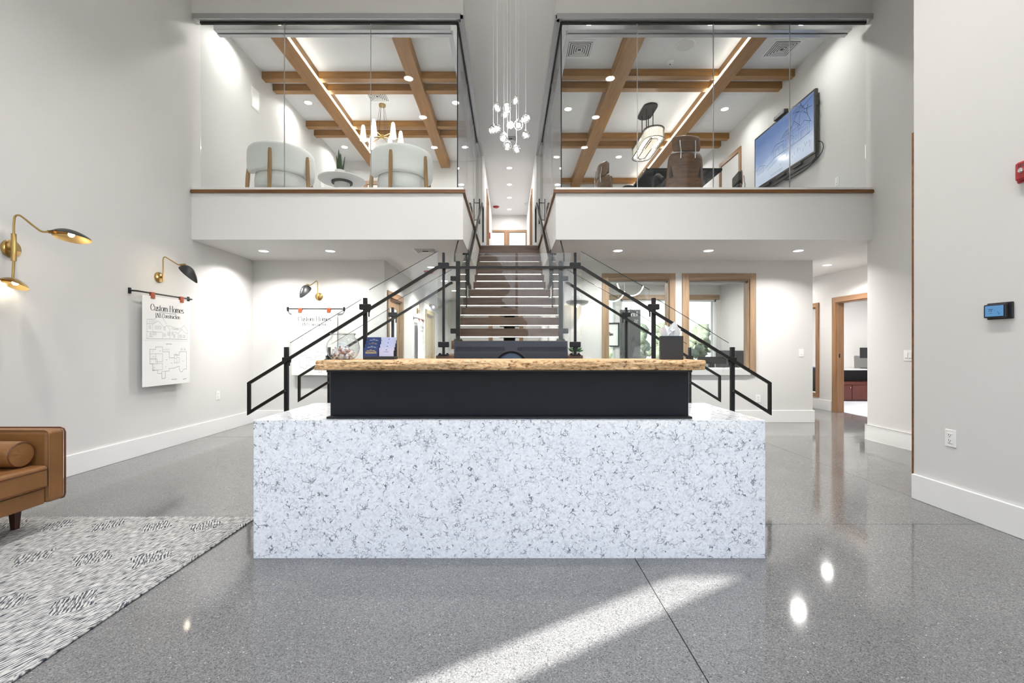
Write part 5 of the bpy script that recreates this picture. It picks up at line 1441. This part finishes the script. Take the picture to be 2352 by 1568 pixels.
wc = MB().box(tX - .03, tX + .045, 7.32, 7.62, tz1 + .005, tz1 + .075).build('webcam', 'black_plastic', bevel=.012, bseg=3); tag(wc, 'black webcam bar on top of the television', 'camera')
put = lambda u, v: (tX - .0026, (ty0 + ty1) / 2 - u, (tz0 + tz1) / 2 + v)    # u grows to the viewer's right (towards -y)
m = MB()
def sk(pts, w=.006): stroke_quads(m, pts, lambda k: w, put, 0)
random.seed(11)
def rc(x0, x1, y0, y1, w=.004): sk([(x0, y0), (x1, y0), (x1, y1), (x0, y1), (x0, y0)], w)
rc(.05, .45, -.12, .10); sk([(.18, .09), (.33, .23), (.48, .09)], .008); sk([(-.02, .09), (.10, .17), (.265, .17)], .007); sk([(.22, .10), (.33, .20), (.44, .10)], .004)
rc(.45, .70, -.12, .04); sk([(.43, .04), (.58, .12), (.74, .03)], .008); rc(.50, .66, -.12, -.01)
for k in range(3): sk([(.50, -.04 - k * .028), (.66, -.04 - k * .028)], .0025)
rc(-.22, .05, -.12, .0); sk([(-.28, -.01), (-.15, .07), (.06, .05)], .007); rc(-.17, -.06, -.12, -.02)
for (x, y) in ((.09, .02), (.17, .02), (.29, .05), (.37, .05), (.09, -.08), (.36, -.07)): rc(x, x + .055, y, y + .05, .003); sk([(x + .027, y), (x + .027, y + .05)], .002)
rc(.22, .31, -.12, -.02); sk([(.20, -.01), (.265, .04), (.33, -.01)], .004)
for k in range(9): sk([(.02 + k * .012, .105 + k * .0075), (.22 + k * .006, .105 + k * .0075)], .0015)
sk([(-.46, -.19), (-.20, -.13), (.06, -.135), (.46, -.135), (.76, -.10)], .004); sk([(-.40, -.26), (-.05, -.17), (.30, -.16)], .003)
sk([(-.78, -.15), (-.63, -.09), (-.46, -.15)], .005); rc(-.73, -.51, -.23, -.15, .003)
for k in range(4): rc(-.71 + k * .05, -.68 + k * .05, -.21, -.17, .002)
def branch(x, y, a, L, d):
    x2, y2 = x + L * math.cos(a), y + L * math.sin(a)
    sk([(x, y), (x2, y2)], .002 + .002 * d)
    if d > 0:
        for _ in range(3): branch(x2, y2, a + random.uniform(-.7, .7), L * random.uniform(.5, .8), d - 1)
branch(.78, .40, PI + .25, .22, 3); branch(.76, .25, PI - .2, .16, 3); branch(.60, .44, PI + .5, .14, 2); branch(.72, .05, PI / 2 + .5, .12, 3)
for k in range(16): branch(random.uniform(-.15, .75), -.29 + random.uniform(-.05, .05), PI / 2, .025, 1)
for k in range(7): sk([(-.30 + k * .05, -.40), (-.275 + k * .05, -.40), (-.275 + k * .05, -.375), (-.30 + k * .05, -.375), (-.30 + k * .05, -.40)], .003)
m.build('house_drawing', 'sketch_ink', s_)
# crystal pendant
c0 = Vector((2.585, 8.52, 0))
t = thing('crystal_pendant', (c0.x, c0.y, ZC), 'oval crystal ring pendant glowing over the meeting table', 'pendant light')
def oval(hw, hl, n=40):
    out = []
    for i in range(n):
        a = 2 * PI * i / n
        out.append((c0.x + hw * math.cos(a), c0.y + (hl - hw) * (1 if math.sin(a) > 0 else -1) * (1 if abs(math.sin(a)) > 1e-9 else 0) + hw * math.sin(a)))
    return out
MB().prism(oval(.13, .30), 'Z', ZC - .03, ZC).build('canopy', 'black_metal', t, smooth=40)
zr0, zr1 = 4.87, 5.05
for (dx, dy) in ((-.05, -.14), (.05, -.14), (-.05, .14), (.05, .14)):
    MB().tube([(c0.x + dx * 1.2, c0.y + dy, ZC - .03), (c0.x + dx * 1.2, c0.y + dy, zr1)], .009, 8).build('rod', 'black_metal', t, smooth=40)
def rimring(hw, hl, w, za, zb, nm, mat):
    o1 = oval(hw, hl); o2 = oval(hw - w, hl - w); n = len(o1)
    vs = [(x, y, za) for x, y in o1] + [(x, y, za) for x, y in o2] + [(x, y, zb) for x, y in o1] + [(x, y, zb) for x, y in o2]
    fs = []
    for i in range(n):
        j = (i + 1) % n
        fs += [(i, j, n + j, n + i), (2 * n + i, 3 * n + i, 3 * n + j, 2 * n + j), (i, 2 * n + i, 2 * n + j, j), (n + i, n + j, 3 * n + j, 3 * n + i)]
    return MB().add(vs, fs).build(nm, mat, t, smooth=40)
rimring(.185, .56, .012, zr0 - .006, zr0 + .004, 'outer_rim', 'crystal_rim'); rimring(.185, .56, .02, zr1 - .004, zr1 + .010, 'top_rim', 'crystal_rim'); rimring(.075, .44, .012, zr0 - .006, zr0 + .004, 'inner_rim', 'crystal_rim')
rimring(.155, .53, .075, zr0 + .03, zr1 - .01, 'light_ring', 'crystal_glow')
pr = []
def along(hw, hl, n):
    per = oval(hw, hl, 200); out = []
    L = [0]
    for i in range(200): L.append(L[-1] + math.dist(per[i], per[(i + 1) % 200]))
    for k in range(n):
        s = L[-1] * k / n; i = max(j for j in range(200) if L[j] <= s); f = (s - L[i]) / max(1e-9, L[i + 1] - L[i]); a, b_ = per[i], per[(i + 1) % 200]
        out.append((a[0] + (b_[0] - a[0]) * f, a[1] + (b_[1] - a[1]) * f))
    return out
pm = None
for (hw, hl, n) in ((.172, .547, 84), (.078, .443, 44)):
    for (x, y) in along(hw, hl, n):
        if pm is None:
            pm = MB().lathe([(.001, 0), (.0085, .012), (.0085, zr1 - zr0 - .012), (.001, zr1 - zr0)], (0, 0, 0), 5).build('crystal_prism', 'bowl_glass', t); q = pm
            q.parent = t
            q.data.transform(Matrix.Translation(ORG[t.name]))
        else:
            q = pm.copy(); C.objects.link(q); q.parent = t
        q.location = (x - c0.x, y - c0.y, zr0 - ZC)
for (x, y) in along(.125, .495, 22):
    MB().ball((x, y, zr0 + .012), .022, 10, 6).build('lit_bulb', 'crystal_bulb', t, smooth=60)
point(t, (0, 0, zr0 - ZC - .08), 28, .25, (1, .94, .86))

# ================================================================== OFFICES BEHIND THE WINDOWS
for n_, (e, lb) in enumerate(((E1, 'outer office window behind the framed picture'), (E2, 'outer office window showing trees and sky'))):
    r = thing('window_%d' % (n_ + 8), (e[0], 9.94, e[2]), lb, 'window', kind='structure')
    for a, b_, c, d in ((e[0], e[0] + .04, e[2], e[3]), (e[1] - .04, e[1], e[2], e[3]), (e[0], e[1], e[2], e[2] + .04), (e[0], e[1], e[3] - .04, e[3])):
        bx('frame', 'trim_white', (a, b_, 9.91, 9.97, c, d), r)
    if n_ == 1: bx('mullion', 'trim_white', (3.79, 3.85, 9.91, 9.97, e[2], e[3]), r)
    bx('head_board', 'casing_x', (e[0] - .05, e[1] + .05, 9.85, 9.88, e[3], e[3] + .10), r)
    bx('pane', 'pane_clear', (e[0], e[1], 9.94, 9.945, e[2], e[3]), r)
t = thing('office_desk', (3.5, 9.1, 0), 'dark desk behind the office window', 'desk')
bx('desktop', 'black_plastic', (2.7, 4.5, 8.75, 9.5, .70, .74), t)
for x in (2.75, 4.45): bx('leg', 'black_metal', (x - .03, x + .03, 8.8, 9.45, 0, .70), t)
t = thing('office_monitor', (3.98, 9.0, .74), 'dark monitor back on the office desk', 'monitor')
bx('display', 'black_plastic', (3.72, 4.28, 8.98, 9.02, .84, .98), t); bx('stand', 'black_plastic', (3.95, 4.05, 8.98, 9.05, .74, .86), t)
t = thing('low_cabinet', (4.58, 9.3, .80), 'dark grey cabinet against the beige office wall', 'cabinet')
bx('body', 'fabric_grey', (4.42, 4.60, 8.9, 9.75, .74, 1.10), t, .004); bx('latch', 'chrome', (4.415, 4.42, 9.25, 9.31, .96, 1.0), t)
# sign panel with lettering read from behind, framed picture, ring lamp
t = thing('sign_panel', (2.62, 9.80, .8), 'dark glazed sign panel with reversed white letters inside the office', 'sign')
bx('panel', 'sign_dark', (2.40, 2.84, 9.858, 9.88, .84, 1.98), t)
m = MB(); put = lambda u, v: (u, 9.856, v)
letters(m, 'land', 2.68, 1.84, .10, put, .09, .13, True); letters(m, 'ss', 2.74, 1.70, .10, put, .09, .13, True)
m.build('lettering', 'paper', t)
t = thing('framed_picture', (2.05, 9.78, 1.3), 'black-framed picture inside the office nearest the stairs', 'picture')
for d_ in ((2.02, 2.045, 1.18, 1.70), (2.355, 2.38, 1.18, 1.70)): bx('frame_side', 'black_metal', (d_[0], d_[1], 9.84, 9.88, d_[2], d_[3]), t)
for z in (1.18, 1.675): bx('frame_rail', 'black_metal', (2.045, 2.355, 9.84, 9.88, z, z + .025), t)
pa = bx('print_paper', 'paper', (2.045, 2.355, 9.866, 9.88, 1.205, 1.675), t)
m = MB(); put = lambda u, v: (u, 9.865, v)
for k in range(9):
    a = .5 + k * .6; stroke_quads(m, arc(2.2 + .02 * math.cos(k), 1.45 + .012 * k - .05, .03 + .004 * k, .05, a * 40, a * 40 + 120, 8), lambda q_: .010, put, 0)
m.build('ink_sketch', 'ink', pa)
for x, y, z, r, lb in ((2.21, 8.3, 2.36, .27, 'slim glowing arc pendant hanging inside the office'), (1.78, 7.9, 2.20, .25, 'slim glowing arc pendant hanging nearer the office glass')):
    t = thing('arc_pendant', (x, y, ZS), lb, 'pendant light')
    pts = [(x + r * math.cos(a), y + .10 * math.cos(a), z + r * .95 * math.sin(a)) for a in [PI * 1.06 + PI * .86 * i / 24 for i in range(25)]]
    MB().tube(pts, .008, 8).build('light_arc', 'lens', t, smooth=60)
    for q in (pts[0], pts[-1], pts[8]): MB().tube([q, (q[0], q[1], ZS)], .002, 5).build('wire', 'trim_white', t)
# far office
struct('floor_office', MB().box(XA + .12, 9.08, 5.89, 10.28, 0, .006), 'carpet', 'pale carpet beyond the doorway', 'carpet')
t = thing('credenza', (7.6, 10.0, 0), 'dark cherry credenza with open black shelf in the carpeted office', 'credenza')
bx('carcass', 'cherry', (6.75, 8.6, 9.80, 10.25, 0.02, .36), t); bx('top_board', 'shelf_stone', (6.73, 8.62, 9.76, 10.26, .675, .70), t)
bx('shelf_back', 'black_plastic', (6.77, 8.58, 10.2, 10.24, .42, .675), t)
for x in (6.75, 8.55): bx('side_panel', 'black_plastic', (x, x + .05, 9.80, 10.2, .42, .675), t)
bx('drawer_band', 'cherry', (6.74, 8.61, 9.785, 10.2, .36, .42), t)
for k in range(3):
    f = bx('drawer_front', 'cherry', (6.76 + k * .615, 7.365 + k * .615, 9.785, 9.80, .04, .35), t, .003)
    bx('lock', 'chrome', (7.33 + k * .615, 7.345 + k * .615, 9.778, 9.785, .29, .31), f)
t = thing('office_monitor', (7.66, 10.0, .70), 'black monitor on the cherry credenza', 'monitor')
bx('display', 'black_plastic', (7.74, 8.3, 10.02, 10.05, .93, 1.16), t); bx('stand', 'black_plastic', (7.98, 8.06, 10.0, 10.05, .70, .97), t); bx('foot', 'black_plastic', (7.78, 8.2, 9.93, 10.1, .70, .712), t)
t = thing('storage_cabinet', (6.1, 9.2, 0), 'dark navy cabinet seen through the tall side window', 'cabinet')
bx('body', 'navy_card', (6.2, 6.6, 9.0, 10.0, .0, .75), t, .004); bx('door', 'monitor_back', (6.19, 6.20, 9.02, 9.98, .03, .72), t)

# ================================================================== OUTDOORS
random.seed(21)
def tree(x, y, h, label, group):
    t = thing('tree', (x, y, -.13), label, 'tree', group)
    MB().tube([(x, y, -.13), (x + .05, y, h * .35), (x, y, h * .7)], [h * .05, h * .035, h * .015], 8).build('trunk', 'bark', t, smooth=60)
    mb = MB()
    for k in range(18):
        a = k * 2.4; lv = (k % 6) / 5; r = h * (.30 - .20 * lv) * math.sqrt((k + .5) / 18)
        c = (x + r * math.cos(a), y + r * math.sin(a), h * (.20 + .62 * lv))
        R = h * random.uniform(.12, .19)
        def fn(u, v, c=c, R=R):
            th, ph = 2 * PI * u, PI * v
            d = Vector((math.sin(ph) * math.cos(th), math.sin(ph) * math.sin(th), math.cos(ph)))
            k_ = R * (1 + .35 * noise.noise(d * 2.5 + Vector(c)) + .2 * noise.noise(d * 7 + Vector(c)))
            return (c[0] + d.x * k_, c[1] + d.y * k_, c[2] + d.z * k_ * .85)
        mb.grid(fn, 14, 9, True)
    mb.build('crown', 'foliage', t, smooth=60)
TW = ['tallest', 'rounded', 'low', 'spreading', 'dense', 'small', 'broad', 'slender', 'leafy']
for k, (x, y, h) in enumerate(((8.2, 29, 2.8), (11.3, 33, 3.1), (14.2, 30, 2.6), (17.6, 34, 3.3), (5.0, 32, 3.2), (13.6, 38, 3.3), (9.4, 38, 3.4), (20.6, 38, 3.4), (17.2, 41, 3.4))):
    tree(x, y, h, '%s tree in the distance beyond the office windows' % TW[k], 'trees beyond the offices')
for k, (x, y, h) in enumerate(((-8.5, -13, 6), (-1.5, -14, 6), (5, -13, 6), (12, -15, 6))):
    tree(x, y, h, '%s tree outside the entrance' % TW[k], 'trees outside the entrance')
